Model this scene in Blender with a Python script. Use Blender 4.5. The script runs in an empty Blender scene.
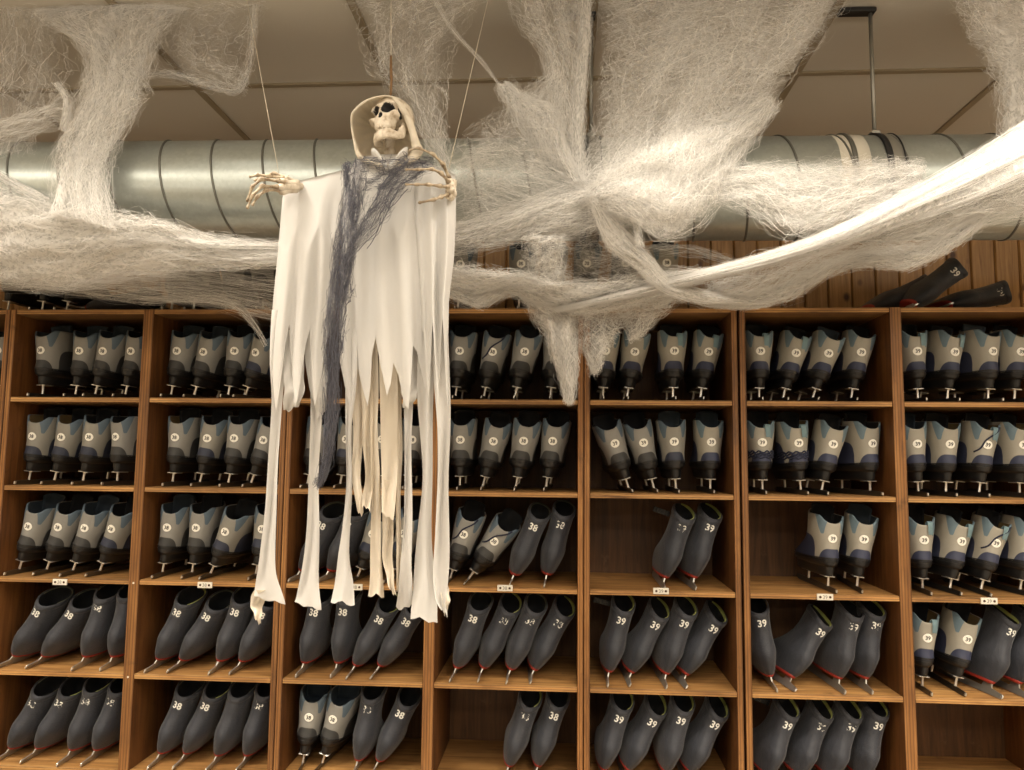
import bpy, bmesh, math, random
import numpy as np
from mathutils import Matrix, Vector

# ------------------------------------------------------------------ camera, world, light, exposure
scene = bpy.context.scene
COL = scene.collection
PI = math.pi
F = 770.2
CAM = np.array([0.0, -2.4443, 1.55])
YAW, PITCH, ROLL = math.radians(3.876), math.radians(5.481), math.radians(0.603)
_f = np.array([-math.sin(YAW) * math.cos(PITCH), math.cos(YAW) * math.cos(PITCH), math.sin(PITCH)])
_r0 = np.array([math.cos(YAW), math.sin(YAW), 0.0])
_u0 = np.cross(_r0, _f)
_r = math.cos(ROLL) * _r0 + math.sin(ROLL) * _u0
_u = -math.sin(ROLL) * _r0 + math.cos(ROLL) * _u0


def at(px, py, Y):
    """the point of the vertical plane y = Y that shows at a pixel of the photograph"""
    d = _f + (px - 512) / F * _r - (py - 385) / F * _u
    return CAM + d * ((Y - CAM[1]) / d[1])


def atz(px, py, Z):
    """the point of the level plane z = Z that shows at a pixel of the photograph"""
    d = _f + (px - 512) / F * _r - (py - 385) / F * _u
    return CAM + d * ((Z - CAM[2]) / d[2])


def pix(p):
    d = np.asarray(p) - CAM
    w = d @ _f
    return 512 + F * (d @ _r) / w, 385 - F * (d @ _u) / w


cam_data = bpy.data.cameras.new('camera')
cam = bpy.data.objects.new('camera', cam_data)
COL.objects.link(cam)
m = Matrix.Identity(4)
for i in range(3):
    m[i][0], m[i][1], m[i][2], m[i][3] = _r[i], _u[i], -_f[i], CAM[i]
cam.matrix_world = m
cam_data.sensor_width = 36
cam_data.lens = F / 1024 * 36
cam_data.clip_start = 0.02
scene.camera = cam

world = bpy.data.worlds.new('world')
scene.world = world
world.use_nodes = True
world.node_tree.nodes['Background'].inputs[0].default_value = (1.0, 0.86, 0.68, 1)
world.node_tree.nodes['Background'].inputs[1].default_value = 0.12

CEIL = 2.79
UPW = 34
DLP = 0.30


def area(name, loc, size, sizey, power, color=(1, 0.87, 0.70), rot=(0, 0, 0)):
    l = bpy.data.lights.new(name, 'AREA')
    l.shape = 'RECTANGLE'
    l.size, l.size_y, l.energy, l.color = size, sizey, power, color
    o = bpy.data.objects.new(name, l)
    o.location = loc
    o.rotation_euler = rot
    COL.objects.link(o)
    return o


WARM = (1, 0.93, 0.845)
WARM = (1, 0.90, 0.76)
# added narrow fill lights over the aisle, brightening the lower shelves
for lx, p in ((-2.35, 30), (-1.6, 30), (-0.95, 26), (0.35, 28), (1.05, 34), (1.75, 40), (2.5, 40)):
    l = area('shelf_fill_light', (lx, -1.1, CEIL - 0.03), 0.22, 0.22, p * DLP, WARM)
    l.data.spread = math.radians(98)
# rows of ceiling panels further back in the hall
for (lx, ly, p) in ((-2.2, -1.9, 17), (-0.8, -1.9, 13), (0.7, -1.9, 15), (2.2, -1.9, 21), (-2.1, -3.8, 22), (0.3, -3.8, 28), (2.7, -3.8, 34), (-0.9, -6.4, 34), (1.5, -6.4, 34)):
    area('ceiling_panel_lamp', (lx, ly, CEIL - 0.03), 1.15, 0.55, p, WARM)
# added upward fill lights, standing in for floor bounce onto the ceiling
for lx in (-2.0, 0.2, 2.4):
    area('ceiling_fill_light', (lx, -3.0, 2.0), 1.2, 0.3, UPW, WARM, (PI, 0, 0))

scene.view_settings.view_transform = 'Standard'
scene.view_settings.look = 'None'
scene.view_settings.exposure = 0.08
scene.view_settings.gamma = 1.0
scene.view_settings.use_curve_mapping = False
scene.cycles.transparent_max_bounces = 48
scene.cycles.max_bounces = 8
scene.cycles.use_denoising = True


# ------------------------------------------------------------------ helpers
def hexc(r, g, b):
    f = lambda c: ((c / 255 + 0.055) / 1.055) ** 2.4 if c > 10 else c / 255 / 12.92
    return (f(r), f(g), f(b), 1)


class N:
    """small node-tree writer"""
    def __init__(s, name):
        s.m = bpy.data.materials.new(name)
        s.m.use_nodes = True
        s.t = s.m.node_tree
        s.p = s.t.nodes['Principled BSDF']
        s.out = s.t.nodes['Material Output']

    def n(s, kind, **kw):
        o = s.t.nodes.new(kind)
        for k, v in kw.items():
            if k.startswith('i_'):
                key = k[2:]
                key = int(key) if key.isdigit() else key.replace('_', ' ')
                s.set(o, key, v)
            else:
                setattr(o, k, v)
        return o

    def set(s, node, key, v):
        if isinstance(v, bpy.types.NodeSocket):
            s.t.links.new(v, node.inputs[key])
        else:
            node.inputs[key].default_value = v

    def pr(s, **kw):
        for k, v in kw.items():
            s.set(s.p, k.replace('_', ' '), v)
        return s

    def math(s, op, a, b=0.0, clamp=False):
        o = s.t.nodes.new('ShaderNodeMath')
        o.operation = op
        o.use_clamp = clamp
        s.set(o, 0, a)
        s.set(o, 1, b)
        return o.outputs[0]

    def mix(s, fac, a, b):
        o = s.t.nodes.new('ShaderNodeMix')
        o.data_type = 'RGBA'
        s.set(o, 0, fac)
        s.set(o, 6, a)
        s.set(o, 7, b)
        return o.outputs[2]

    def coord(s, which='Object'):
        return s.t.nodes.new('ShaderNodeTexCoord').outputs[which]

    def noise(s, vec, scale, detail=3, rough=0.5, stretch=None, dist=0.0):
        if stretch:
            mp = s.t.nodes.new('ShaderNodeMapping')
            s.set(mp, 0, vec)
            mp.inputs[3].default_value = stretch
            vec = mp.outputs[0]
        o = s.t.nodes.new('ShaderNodeTexNoise')
        s.set(o, 'Vector', vec)
        o.inputs['Scale'].default_value = scale
        o.inputs['Detail'].default_value = detail
        o.inputs['Roughness'].default_value = rough
        o.inputs['Distortion'].default_value = dist
        return o.outputs[0]

    def ramp(s, fac, stops):
        o = s.t.nodes.new('ShaderNodeValToRGB')
        s.set(o, 0, fac)
        e = o.color_ramp.elements
        while len(e) < len(stops):
            e.new(0.5)
        for x, (pos, c) in zip(e, stops):
            x.position = pos
            x.color = c if isinstance(c, tuple) else (c, c, c, 1)
        return o.outputs[0]

    def bump(s, h, strength=0.3, dist=0.002):
        o = s.t.nodes.new('ShaderNodeBump')
        o.inputs['Strength'].default_value = strength
        o.inputs['Distance'].default_value = dist
        s.set(o, 'Height', h)
        s.set(s.p, 'Normal', o.outputs[0])
        return s

    def rand(s):
        return s.t.nodes.new('ShaderNodeObjectInfo').outputs['Random']


def plain(name, c, rough=0.6, metal=0.0):
    k = N(name)
    k.pr(Base_Color=c, Roughness=rough, Metallic=metal)
    return k.m


def me_from(name, V, faces, mats=(), midx=None, smooth=True, uv=None):
    me = bpy.data.meshes.new(name)
    V = np.asarray(V, dtype=np.float32)
    if isinstance(faces, np.ndarray):
        nf, k = faces.shape
        me.vertices.add(len(V))
        me.vertices.foreach_set('co', V.ravel())
        me.loops.add(nf * k)
        me.loops.foreach_set('vertex_index', faces.astype(np.int32).ravel())
        me.polygons.add(nf)
        me.polygons.foreach_set('loop_start', np.arange(0, nf * k, k, dtype=np.int32))
        me.polygons.foreach_set('loop_total', np.full(nf, k, dtype=np.int32))
        me.update(calc_edges=True)
    else:
        me.from_pydata(V.tolist(), [], faces)
    for mt in mats:
        me.materials.append(mt)
    if midx is not None:
        me.polygons.foreach_set('material_index', np.asarray(midx, dtype=np.int32))
    me.polygons.foreach_set('use_smooth', np.full(len(me.polygons), smooth))
    if uv is not None:
        l = me.uv_layers.new(name='UVMap')
        li = np.empty(len(me.loops), dtype=np.int32)
        me.loops.foreach_get('vertex_index', li)
        l.data.foreach_set('uv', np.asarray(uv, dtype=np.float32)[li].ravel())
    me.validate()
    return me


def link(name, me, parent=None, loc=None):
    o = bpy.data.objects.new(name, me)
    COL.objects.link(o)
    if parent is not None:
        o.parent = parent
    if loc is not None:
        o.location = loc
    return o


def empty(name, loc=(0, 0, 0)):
    o = bpy.data.objects.new(name, None)
    o.empty_display_size = 0.05
    COL.objects.link(o)
    o.location = loc
    return o


def tag(o, label=None, cat=None, group=None, kind=None):
    if label:
        o['label'] = label
    if cat:
        o['category'] = cat
    if group:
        o['group'] = group
    if kind:
        o['kind'] = kind
    return o


class MB:
    """collects simple solids into one mesh"""
    def __init__(s):
        s.v, s.f = [], []

    def box(s, a, b, bev=0.0):
        x0, y0, z0 = a
        x1, y1, z1 = b
        k = len(s.v)
        if bev <= 0:
            s.v += [(x0, y0, z0), (x1, y0, z0), (x1, y1, z0), (x0, y1, z0), (x0, y0, z1), (x1, y0, z1), (x1, y1, z1), (x0, y1, z1)]
            s.f += [tuple(k + i for i in q) for q in ((0, 3, 2, 1), (4, 5, 6, 7), (0, 1, 5, 4), (1, 2, 6, 5), (2, 3, 7, 6), (3, 0, 4, 7))]
            return s
        bm = bmesh.new()
        bmesh.ops.create_cube(bm, size=1)
        for v in bm.verts:
            v.co = Vector(((x0 + x1) / 2 + v.co.x * (x1 - x0), (y0 + y1) / 2 + v.co.y * (y1 - y0), (z0 + z1) / 2 + v.co.z * (z1 - z0)))
        bmesh.ops.bevel(bm, geom=bm.edges[:], offset=bev, segments=1, affect='EDGES')
        bm.verts.index_update()
        s.v += [tuple(v.co) for v in bm.verts]
        s.f += [tuple(k + v.index for v in f.verts) for f in bm.faces]
        bm.free()
        return s

    def tube(s, pts, rad, n=8, cap=True):
        P = np.asarray(pts, float)
        R = np.broadcast_to(np.asarray(rad, float), (len(P),))
        T = np.gradient(P, axis=0)
        T /= np.linalg.norm(T, axis=1)[:, None] + 1e-12
        ref = np.array([0.0, 0, 1]) if abs(T[:, 2]).mean() < 0.8 else np.array([0, 1.0, 0])
        A = np.cross(T, ref)
        A /= np.linalg.norm(A, axis=1)[:, None] + 1e-12
        B = np.cross(T, A)
        k = len(s.v)
        for i in range(len(P)):
            for j in range(n):
                a = 2 * PI * j / n
                s.v.append(tuple(P[i] + R[i] * (math.cos(a) * A[i] + math.sin(a) * B[i])))
        for i in range(len(P) - 1):
            for j in range(n):
                j2 = (j + 1) % n
                s.f.append((k + i * n + j, k + i * n + j2, k + (i + 1) * n + j2, k + (i + 1) * n + j))
        if cap:
            s.f.append(tuple(k + j for j in range(n))[::-1])
            s.f.append(tuple(k + (len(P) - 1) * n + j for j in range(n)))
        return s

    def prism(s, outline, y0, y1, axis='x'):
        """outline of (a, b) extruded; axis x: (y, z) outline along x"""
        k = len(s.v)
        n = len(outline)
        for t in (y0, y1):
            for a, b in outline:
                s.v.append((t, a, b) if axis == 'x' else (a, t, b) if axis == 'y' else (a, b, t))
        s.f.append(tuple(k + i for i in range(n))[::-1])
        s.f.append(tuple(k + n + i for i in range(n)))
        for i in range(n):
            j = (i + 1) % n
            s.f.append((k + i, k + j, k + n + j, k + n + i))
        return s

    def me(s, name, mat, smooth=False):
        me = me_from(name, s.v, s.f, [mat], smooth=smooth)
        bm = bmesh.new()
        bm.from_mesh(me)
        bmesh.ops.recalc_face_normals(bm, faces=bm.faces)
        bm.to_mesh(me)
        bm.free()
        return me

    def build(s, name, mat, parent=None, smooth=False):
        return link(name, s.me(name, mat, smooth), parent)


def grid_faces(n, m, closed=False):
    i, j = np.meshgrid(np.arange(n - 1), np.arange(m if closed else m - 1), indexing='ij')
    j2 = (j + 1) % m
    return np.stack([i * m + j, i * m + j2, (i + 1) * m + j2, (i + 1) * m + j], -1).reshape(-1, 4)


def crom(P, t):
    """Catmull-Rom through rows of P at t in 0..1"""
    P = np.asarray(P, float)
    n = len(P)
    x = np.clip(np.asarray(t, float), 0, 1) * (n - 1)
    i = np.minimum(x.astype(int), n - 2)
    f = (x - i)[..., None]
    g = lambda k: P[np.clip(k, 0, n - 1)]
    a, b, c, d = g(i - 1), g(i), g(i + 1), g(i + 2)
    return 0.5 * ((2 * b) + (c - a) * f + (2 * a - 5 * b + 4 * c - d) * f ** 2 + (3 * b - a - 3 * c + d) * f ** 3)


_text_cache = {}


def text_polys(body):
    """flat mesh of a text, centred, height 1"""
    if body in _text_cache:
        return _text_cache[body]
    cu = bpy.data.curves.new('t', 'FONT')
    cu.body = body
    cu.size = 1
    cu.resolution_u = 2
    cu.offset = 0.022
    o = bpy.data.objects.new('t', cu)
    COL.objects.link(o)
    dg = bpy.context.evaluated_depsgraph_get()
    e = o.evaluated_get(dg)
    me = e.to_mesh()
    V = np.array([v.co[:] for v in me.vertices])
    Fc = [tuple(p.vertices) for p in me.polygons]
    e.to_mesh_clear()
    bpy.data.objects.remove(o)
    bpy.data.curves.remove(cu)
    lo, hi = V.min(0), V.max(0)
    V = (V - (lo + hi) / 2) / (hi[1] - lo[1])
    _text_cache[body] = (V[:, :2], Fc)
    return _text_cache[body]


# ------------------------------------------------------------------ materials
def wood(name, grain, cols, axis_ply='x', ply=0.0035, stain=None):
    """plywood: grain along one axis, glue lines through the thickness"""
    k = N(name)
    co = k.coord()
    rnd = k.rand()
    off = k.n('ShaderNodeVectorMath', operation='ADD')
    k.set(off, 0, co)
    comb = k.n('ShaderNodeCombineXYZ')
    for i in range(3):
        k.set(comb, i, k.math('MULTIPLY', rnd, 7.3 + 3 * i))
    k.set(off, 1, comb.outputs[0])
    v = off.outputs[0]
    st = {'x': (1.2, 16, 16), 'z': (16, 16, 1.2)}[grain]
    g = k.noise(v, 3.0, 6, 0.62, st, 0.6)
    big = k.noise(v, 2.2, 3, 0.5)
    c = k.ramp(g, [(0.28, cols[0]), (0.5, cols[1]), (0.72, cols[2])])
    c = k.mix(k.math('MULTIPLY', k.ramp(big, [(0.4, 0.0), (0.7, 1.0)]), 0.45), c, cols[0])
    scuff = k.ramp(k.noise(v, 14, 5, 0.7), [(0.60, 0.0), (0.72, 1.0)])
    c = k.mix(k.math('MULTIPLY', scuff, 0.45), c, cols[3])
    sep = k.n('ShaderNodeSeparateXYZ')
    k.set(sep, 0, co)
    t = sep.outputs['XYZ'.index(axis_ply.upper())]
    s = k.math('SINE', k.math('MULTIPLY', t, 2 * PI / (2 * ply)))
    band = k.ramp(k.math('ADD', k.math('MULTIPLY', s, 0.5), 0.5), [(0.12, 0.42), (0.4, 1.0)])
    mul = k.n('ShaderNodeMix', data_type='RGBA', blend_type='MULTIPLY')
    mul.inputs[0].default_value = 0.8
    k.set(mul, 6, c)
    k.set(mul, 7, band)
    hv = k.n('ShaderNodeHueSaturation')
    k.set(hv, 'Value', k.math('ADD', k.math('MULTIPLY', rnd, 0.3), 0.85))
    colr = mul.outputs[2]
    if stain is not None:      # upright faces stained dark brown, shelves darker underneath only, cut edges raw ply
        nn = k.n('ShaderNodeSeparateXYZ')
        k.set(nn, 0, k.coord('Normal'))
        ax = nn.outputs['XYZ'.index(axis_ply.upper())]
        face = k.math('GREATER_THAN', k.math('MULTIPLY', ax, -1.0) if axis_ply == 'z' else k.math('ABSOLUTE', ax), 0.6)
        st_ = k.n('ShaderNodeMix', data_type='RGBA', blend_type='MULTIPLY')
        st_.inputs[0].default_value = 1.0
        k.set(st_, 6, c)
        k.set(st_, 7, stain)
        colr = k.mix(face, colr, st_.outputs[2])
    k.set(hv, 'Color', colr)
    k.pr(Base_Color=hv.outputs[0], Roughness=0.55)
    k.bump(g, 0.25, 0.001)
    return k.m


PLY = [hexc(98, 62, 30), hexc(150, 101, 52), hexc(180, 129, 74), hexc(64, 42, 22)]
M_side = wood('plywood_upright', 'z', PLY, 'x', 0.0045, (.50, .44, .38, 1))
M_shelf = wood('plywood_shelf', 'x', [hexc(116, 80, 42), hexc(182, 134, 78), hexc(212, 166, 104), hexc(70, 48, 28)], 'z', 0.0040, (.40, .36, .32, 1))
M_back = wood('plywood_back', 'z', [hexc(62, 41, 23), hexc(96, 65, 36), hexc(118, 82, 48), hexc(128, 102, 70)], 'y', 0.05)


def pine_mat():
    k = N('pine_boards')
    co = k.coord()
    rnd = k.rand()
    off = k.n('ShaderNodeVectorMath', operation='ADD')
    k.set(off, 0, co)
    comb = k.n('ShaderNodeCombineXYZ')
    k.set(comb, 0, k.math('MULTIPLY', rnd, 31.0))
    k.set(comb, 2, k.math('MULTIPLY', rnd, 57.0))
    k.set(off, 1, comb.outputs[0])
    v = off.outputs[0]
    g = k.noise(v, 4, 5, 0.6, (18, 18, 0.9), 0.8)
    c = k.ramp(g, [(0.3, hexc(132, 96, 54)), (0.55, hexc(168, 128, 78)), (0.75, hexc(188, 148, 96))])
    vo = k.n('ShaderNodeTexVoronoi')
    mp = k.n('ShaderNodeMapping')
    k.set(mp, 0, v)
    mp.inputs[3].default_value = (11, 11, 7.5)
    k.set(vo, 'Vector', mp.outputs[0])
    vo.inputs['Scale'].default_value = 1
    knot = k.ramp(vo.outputs['Distance'], [(0.07, 1.0), (0.17, 0.0)])
    c = k.mix(knot, c, hexc(70, 36, 18))
    hv = k.n('ShaderNodeHueSaturation')
    k.set(hv, 'Value', k.math('ADD', k.math('MULTIPLY', rnd, 0.28), 0.86))
    k.set(hv, 'Color', c)
    k.pr(Base_Color=hv.outputs[0], Roughness=0.42)
    return k.m


M_pine = pine_mat()


def duct_mat():
    k = N('galvanised_steel')
    co = k.coord()
    vo = k.n('ShaderNodeTexVoronoi')
    k.set(vo, 'Vector', co)
    vo.inputs['Scale'].default_value = 120
    sp = k.noise(co, 60, 4, 0.7)
    st = k.noise(co, 2.0, 4, 0.6)
    c = k.mix(k.math('MULTIPLY', k.math('ADD', vo.outputs['Color'], sp), 0.4), hexc(166, 173, 169), hexc(192, 199, 195))
    c = k.mix(k.ramp(st, [(0.45, 0.0), (0.75, 0.5)]), c, hexc(128, 128, 122))
    k.pr(Base_Color=c, Metallic=0.7, Roughness=k.math('ADD', k.math('MULTIPLY', sp, 0.08), 0.29))
    return k.m


M_duct = duct_mat()
M_seam = plain('seam_steel', hexc(112, 112, 106), 0.5, 0.7)
M_black = plain('black_rubber', hexc(22, 22, 23), 0.55)
M_rod = plain('zinc_rod', hexc(150, 148, 140), 0.45, 0.7)
M_tape = plain('clear_tape', hexc(196, 190, 176), 0.25)


def ceil_mat():
    k = N('ceiling_tile')
    co = k.coord()
    a = k.noise(co, 300, 2, 0.6)
    b = k.noise(co, 3, 3, 0.5)
    c = k.mix(k.math('MULTIPLY', a, 0.25), hexc(206, 200, 188), hexc(186, 181, 170))
    c = k.mix(k.math('MULTIPLY', b, 0.3), c, hexc(196, 189, 175))
    k.pr(Base_Color=c, Roughness=0.95)
    k.bump(a, 0.2, 0.001)
    return k.m


M_ceil = ceil_mat()
M_bar = plain('ceiling_bar', hexc(150, 138, 116), 0.6)


def floor_mat():
    k = N('rubber_floor')
    co = k.coord()
    sp = k.noise(co, 180, 2, 0.7)
    c = k.mix(k.ramp(sp, [(0.5, 0.0), (0.62, 1.0)]), hexc(150, 142, 130), hexc(182, 174, 162))
    k.pr(Base_Color=c, Roughness=0.7)
    return k.m


M_floor = floor_mat()
M_paint = plain('wall_paint', hexc(205, 190, 165), 0.85)


# ------------------------------------------------------------------ room
WALL_Y = 0.49
X0, X1, YR = -3.2, 3.6, -9.0
o = MB().box((X0, YR, -0.08), (X1, WALL_Y + 0.15, 0)).build('floor', M_floor)
tag(o, 'speckled grey brown rubber floor in front of the cabinets', kind='structure')
o = MB().box((X0 - 0.1, YR, 0), (X0, WALL_Y + 0.15, CEIL + 0.1)).build('wall_left', M_paint)
tag(o, 'cream painted side wall of the skate hall', kind='structure')
o = MB().box((X1, YR, 0), (X1 + 0.1, WALL_Y + 0.15, CEIL + 0.1)).build('wall_right', M_paint)
tag(o, 'cream painted side wall beyond the last cabinet', kind='structure')
o = MB().box((X0, YR - 0.1, 0), (X1, YR, CEIL + 0.1)).build('wall_rear', M_paint)
tag(o, 'cream painted wall behind the photographer', kind='structure')

wall_back = MB().box((X0, WALL_Y + 0.02, 0), (X1, WALL_Y + 0.12, CEIL + 0.1)).build('wall_back', M_pine)
tag(wall_back, 'pine board wall behind the cabinets and the duct', kind='structure')
PW = 0.0872
prof = [(-PW / 2 + .0008, 0.02), (-PW / 2 + .0008, 0.008), (-PW / 2 + .0055, 0.0), (PW / 2 - .0055, 0.0), (PW / 2 - .0008, 0.008), (PW / 2 - .0008, 0.02)]
plank_me = MB().prism(prof, -1.385, 1.385, axis='z').me('plank', M_pine)
n = int((X1 - X0 - 0.02) / PW)
for i in range(n):
    link('plank', plank_me, wall_back, (X0 + .01 + (i + .5) * PW, WALL_Y, 1.39))

# ceiling: tiles between bars
ceiling = MB().box((X0, YR, CEIL + 0.03), (X1, WALL_Y + 0.15, CEIL + 0.1)).build('ceiling', M_ceil)
tag(ceiling, 'beige tiled ceiling with metal bars above the duct', kind='structure')
_b0, _b1 = atz(795, 75.5, CEIL), atz(193, 84, CEIL)
BX0, BAR_Y = _b0[0], (_b0[1] + _b1[1]) / 2
TW = (_b0[0] - _b1[0]) / 3
tile_me = MB().box((-TW / 2 + .006, -0.594, 0), (TW / 2 - .006, 0.594, 0.018), 0.004).me('ceiling_tile', M_ceil)
half_me = MB().box((-TW / 2 + .006, BAR_Y + 0.006, 0), (TW / 2 - .006, WALL_Y - 0.002, 0.018), 0.004).me('ceiling_tile', M_ceil)
bar_me = MB().box((-0.012, -2.6, -0.006), (0.012, WALL_Y - 0.002, 0.004), 0.002).me('ceiling_bar', M_bar)
for i in range(-5, 5):
    xx = BX0 + TW * i
    if X0 < xx < X1:
        link('ceiling_bar', bar_me, ceiling, (xx, 0, CEIL))
    if xx > X0 and xx + TW < X1:
        link('ceiling_tile', half_me, ceiling, (xx + TW / 2, 0, CEIL))
        for j in (1, 2):
            link('ceiling_tile', tile_me, ceiling, (xx + TW / 2, BAR_Y + 0.6 - 1.2 * j, CEIL))
cross_me = MB().box((X0 + .01, -0.012, -0.0065), (X1 - .01, 0.012, 0.004), 0.002).me('ceiling_bar', M_bar)
for j in range(3):
    link('ceiling_bar', cross_me, ceiling, (0, BAR_Y - 1.2 * j, CEIL))
trim = MB().box((X0, WALL_Y - 0.012, CEIL - 0.02), (X1, WALL_Y + 0.02, CEIL)).build('trim_1', M_bar)
tag(trim, 'thin metal edge bar where ceiling meets pine wall', kind='structure')

# ------------------------------------------------------------------ cabinets
XC = [-2.345, -1.8628, -1.3806, -0.8983, -0.4165, 0.0638, 0.5470, 1.0304, 1.5127]
RZ = [2.0261, 1.7308, 1.4384, 1.1419, 0.8477, 0.5530, 0.2585]
DEP = 0.370
HT = 0.008


def cabinet(ia, ib, label, gapL=0.001, gapR=0.001, th=0.018):
    xa, xb = XC[ia] + gapL, XC[ib] - gapR
    root = empty('skate_cabinet', ((xa + xb) / 2, 0, 0))
    tag(root, label, 'cabinet', 'plywood cabinets along the pine wall')
    cx = (xa + xb) / 2
    top = RZ[0] + HT

    def part(name, a, b, mat, bev=0.0012):
        c = [(a[i] + b[i]) / 2 for i in range(3)]
        o = MB().box([a[i] - c[i] for i in range(3)], [b[i] - c[i] for i in range(3)], bev).build(name, mat, root)
        o.location = (c[0] - cx, c[1], c[2])
        return o
    part('side_panel', (xa, 0, 0), (xa + th, DEP, top), M_side)
    part('side_panel', (xb - th, 0, 0), (xb, DEP, top), M_side)
    part('back_panel', (xa + .002, DEP + .0005, 0.05), (xb - .002, DEP + 0.0095, top), M_back)
    edges = [xa + th]
    for k in range(ia + 1, ib):
        part('divider', (XC[k] - .0175, 0.0, 0), (XC[k] + .0175, DEP, top), M_side)
        edges += [XC[k] - .0175, XC[k] + .0175]
    edges.append(xb - th)
    for s in range(0, len(edges), 2):
        for r, z in enumerate(RZ):
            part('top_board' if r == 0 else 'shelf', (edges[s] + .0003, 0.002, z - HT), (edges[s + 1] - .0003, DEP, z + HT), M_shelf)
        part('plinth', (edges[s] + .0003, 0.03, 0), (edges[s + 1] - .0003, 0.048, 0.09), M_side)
    return root


cabinet(0, 1, 'plywood skate cabinet cut off by the edge, before the first full bay')
cabinet(1, 3, 'double plywood skate cabinet standing left of the hanging ghost')
cabinet(3, 5, 'double plywood skate cabinet standing behind the hanging ghost')
cabinet(5, 6, 'narrow single plywood cabinet with bare third shelf beside the double upright', 0.001, 0.003)
cabinet(6, 8, 'double plywood cabinet with three black boots lying on its top', 0.004, 0.001, 0.019)

M_plate = plain('white_plastic', hexc(226, 222, 210), 0.4)
M_screw = plain('dark_screw', hexc(72, 48, 36), 0.5, 0.3)
M_ink_grey = plain('grey_ink', hexc(150, 146, 140), 0.7)
plates = [(60, 582, '38', 'in the first full bay'), (205, 585, '38', 'in the second bay, beside the ghost'), (355, 587, '38', 'half hidden behind a white robe strip'),
          (505, 588, '38', 'just right of the ghost robe'), (661, 591, '39', 'below the two black boots standing alone'),
          (825, 597, '39', 'below the two grey skates standing alone'), (989, 601, '39', 'in the last bay')]
for px, py, num, wh in plates:
    p = at(px, py, -0.001)
    zz = RZ[3]
    pl = MB().box((-.024, -.003, -.0095), (.024, 0.002, .0095), .001).build('number_plate', M_plate)
    pl.location = (p[0], -0.0005, p[2])
    tag(pl, 'white plate with two screws, shelf edge ' + wh, 'plate', 'number plates on the third shelf edge')
    for sx in (-.0145, .0145):
        s = MB().tube([(sx, -.0042, 0), (sx, -.0025, 0)], .0036, 10).build('screw', M_screw, pl)
    V, Fc = text_polys(num)
    link('number', me_from('number', [(x * .011, -.0034, z * .011) for x, z in V], Fc, [M_ink_grey], smooth=False), pl)
cab1 = bpy.data.objects['skate_cabinet.001']
for px, py in ((133.5, 583), (128, 677)):
    p = at(px, py, 0)
    q = p - np.array(cab1.location)
    link('nail_head', MB().tube([(q[0], -.0012, q[2]), (q[0], .001, q[2])], .0032, 8).me('nail_head', M_plate), cab1)

# ------------------------------------------------------------------ skates
def slicer(table, n=2.4):
    T = np.array(table, float)

    def sl(z):
        return [np.interp(z, T[:, 0], T[:, i]) for i in (1, 2, 3)]

    def pt(a, z, inset=0.0):
        hw, yb, yf = sl(z)
        hw, yb, yf = hw - inset, yb + inset, yf - inset
        yc, L = (yb + yf) / 2, (yf - yb) / 2
        c, s = np.cos(a), np.sin(a)
        x = hw * np.sign(s) * np.abs(s) ** (2 / n)
        y = yc - L * np.sign(c) * np.abs(c) ** (2 / n)
        return np.stack([x, y, np.broadcast_to(z, x.shape)], -1)

    def back(x, z, out=0.0):
        hw, yb, yf = sl(z)
        yc, L = (yb + yf) / 2, (yf - yb) / 2
        q = np.clip(1 - np.abs(np.asarray(x) / hw) ** n, 0, 1) ** (1 / n)
        return np.stack([np.asarray(x), yc - L * q - out, np.broadcast_to(z, np.shape(x))], -1)
    return pt, back


NA = 48
ANG = np.linspace(-PI, PI, NA, endpoint=False)


def ring_mesh(name, rings, mat, uvs=None, cap0=False, cap1=False):
    V = np.concatenate(rings)
    f = grid_faces(len(rings), NA, True)
    fl = [tuple(q) for q in f]
    if cap0:
        fl.append(tuple(range(NA))[::-1])
    if cap1:
        fl.append(tuple((len(rings) - 1) * NA + i for i in range(NA)))
    return me_from(name, V, fl, [mat], uv=None if uvs is None else np.concatenate(uvs))


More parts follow.
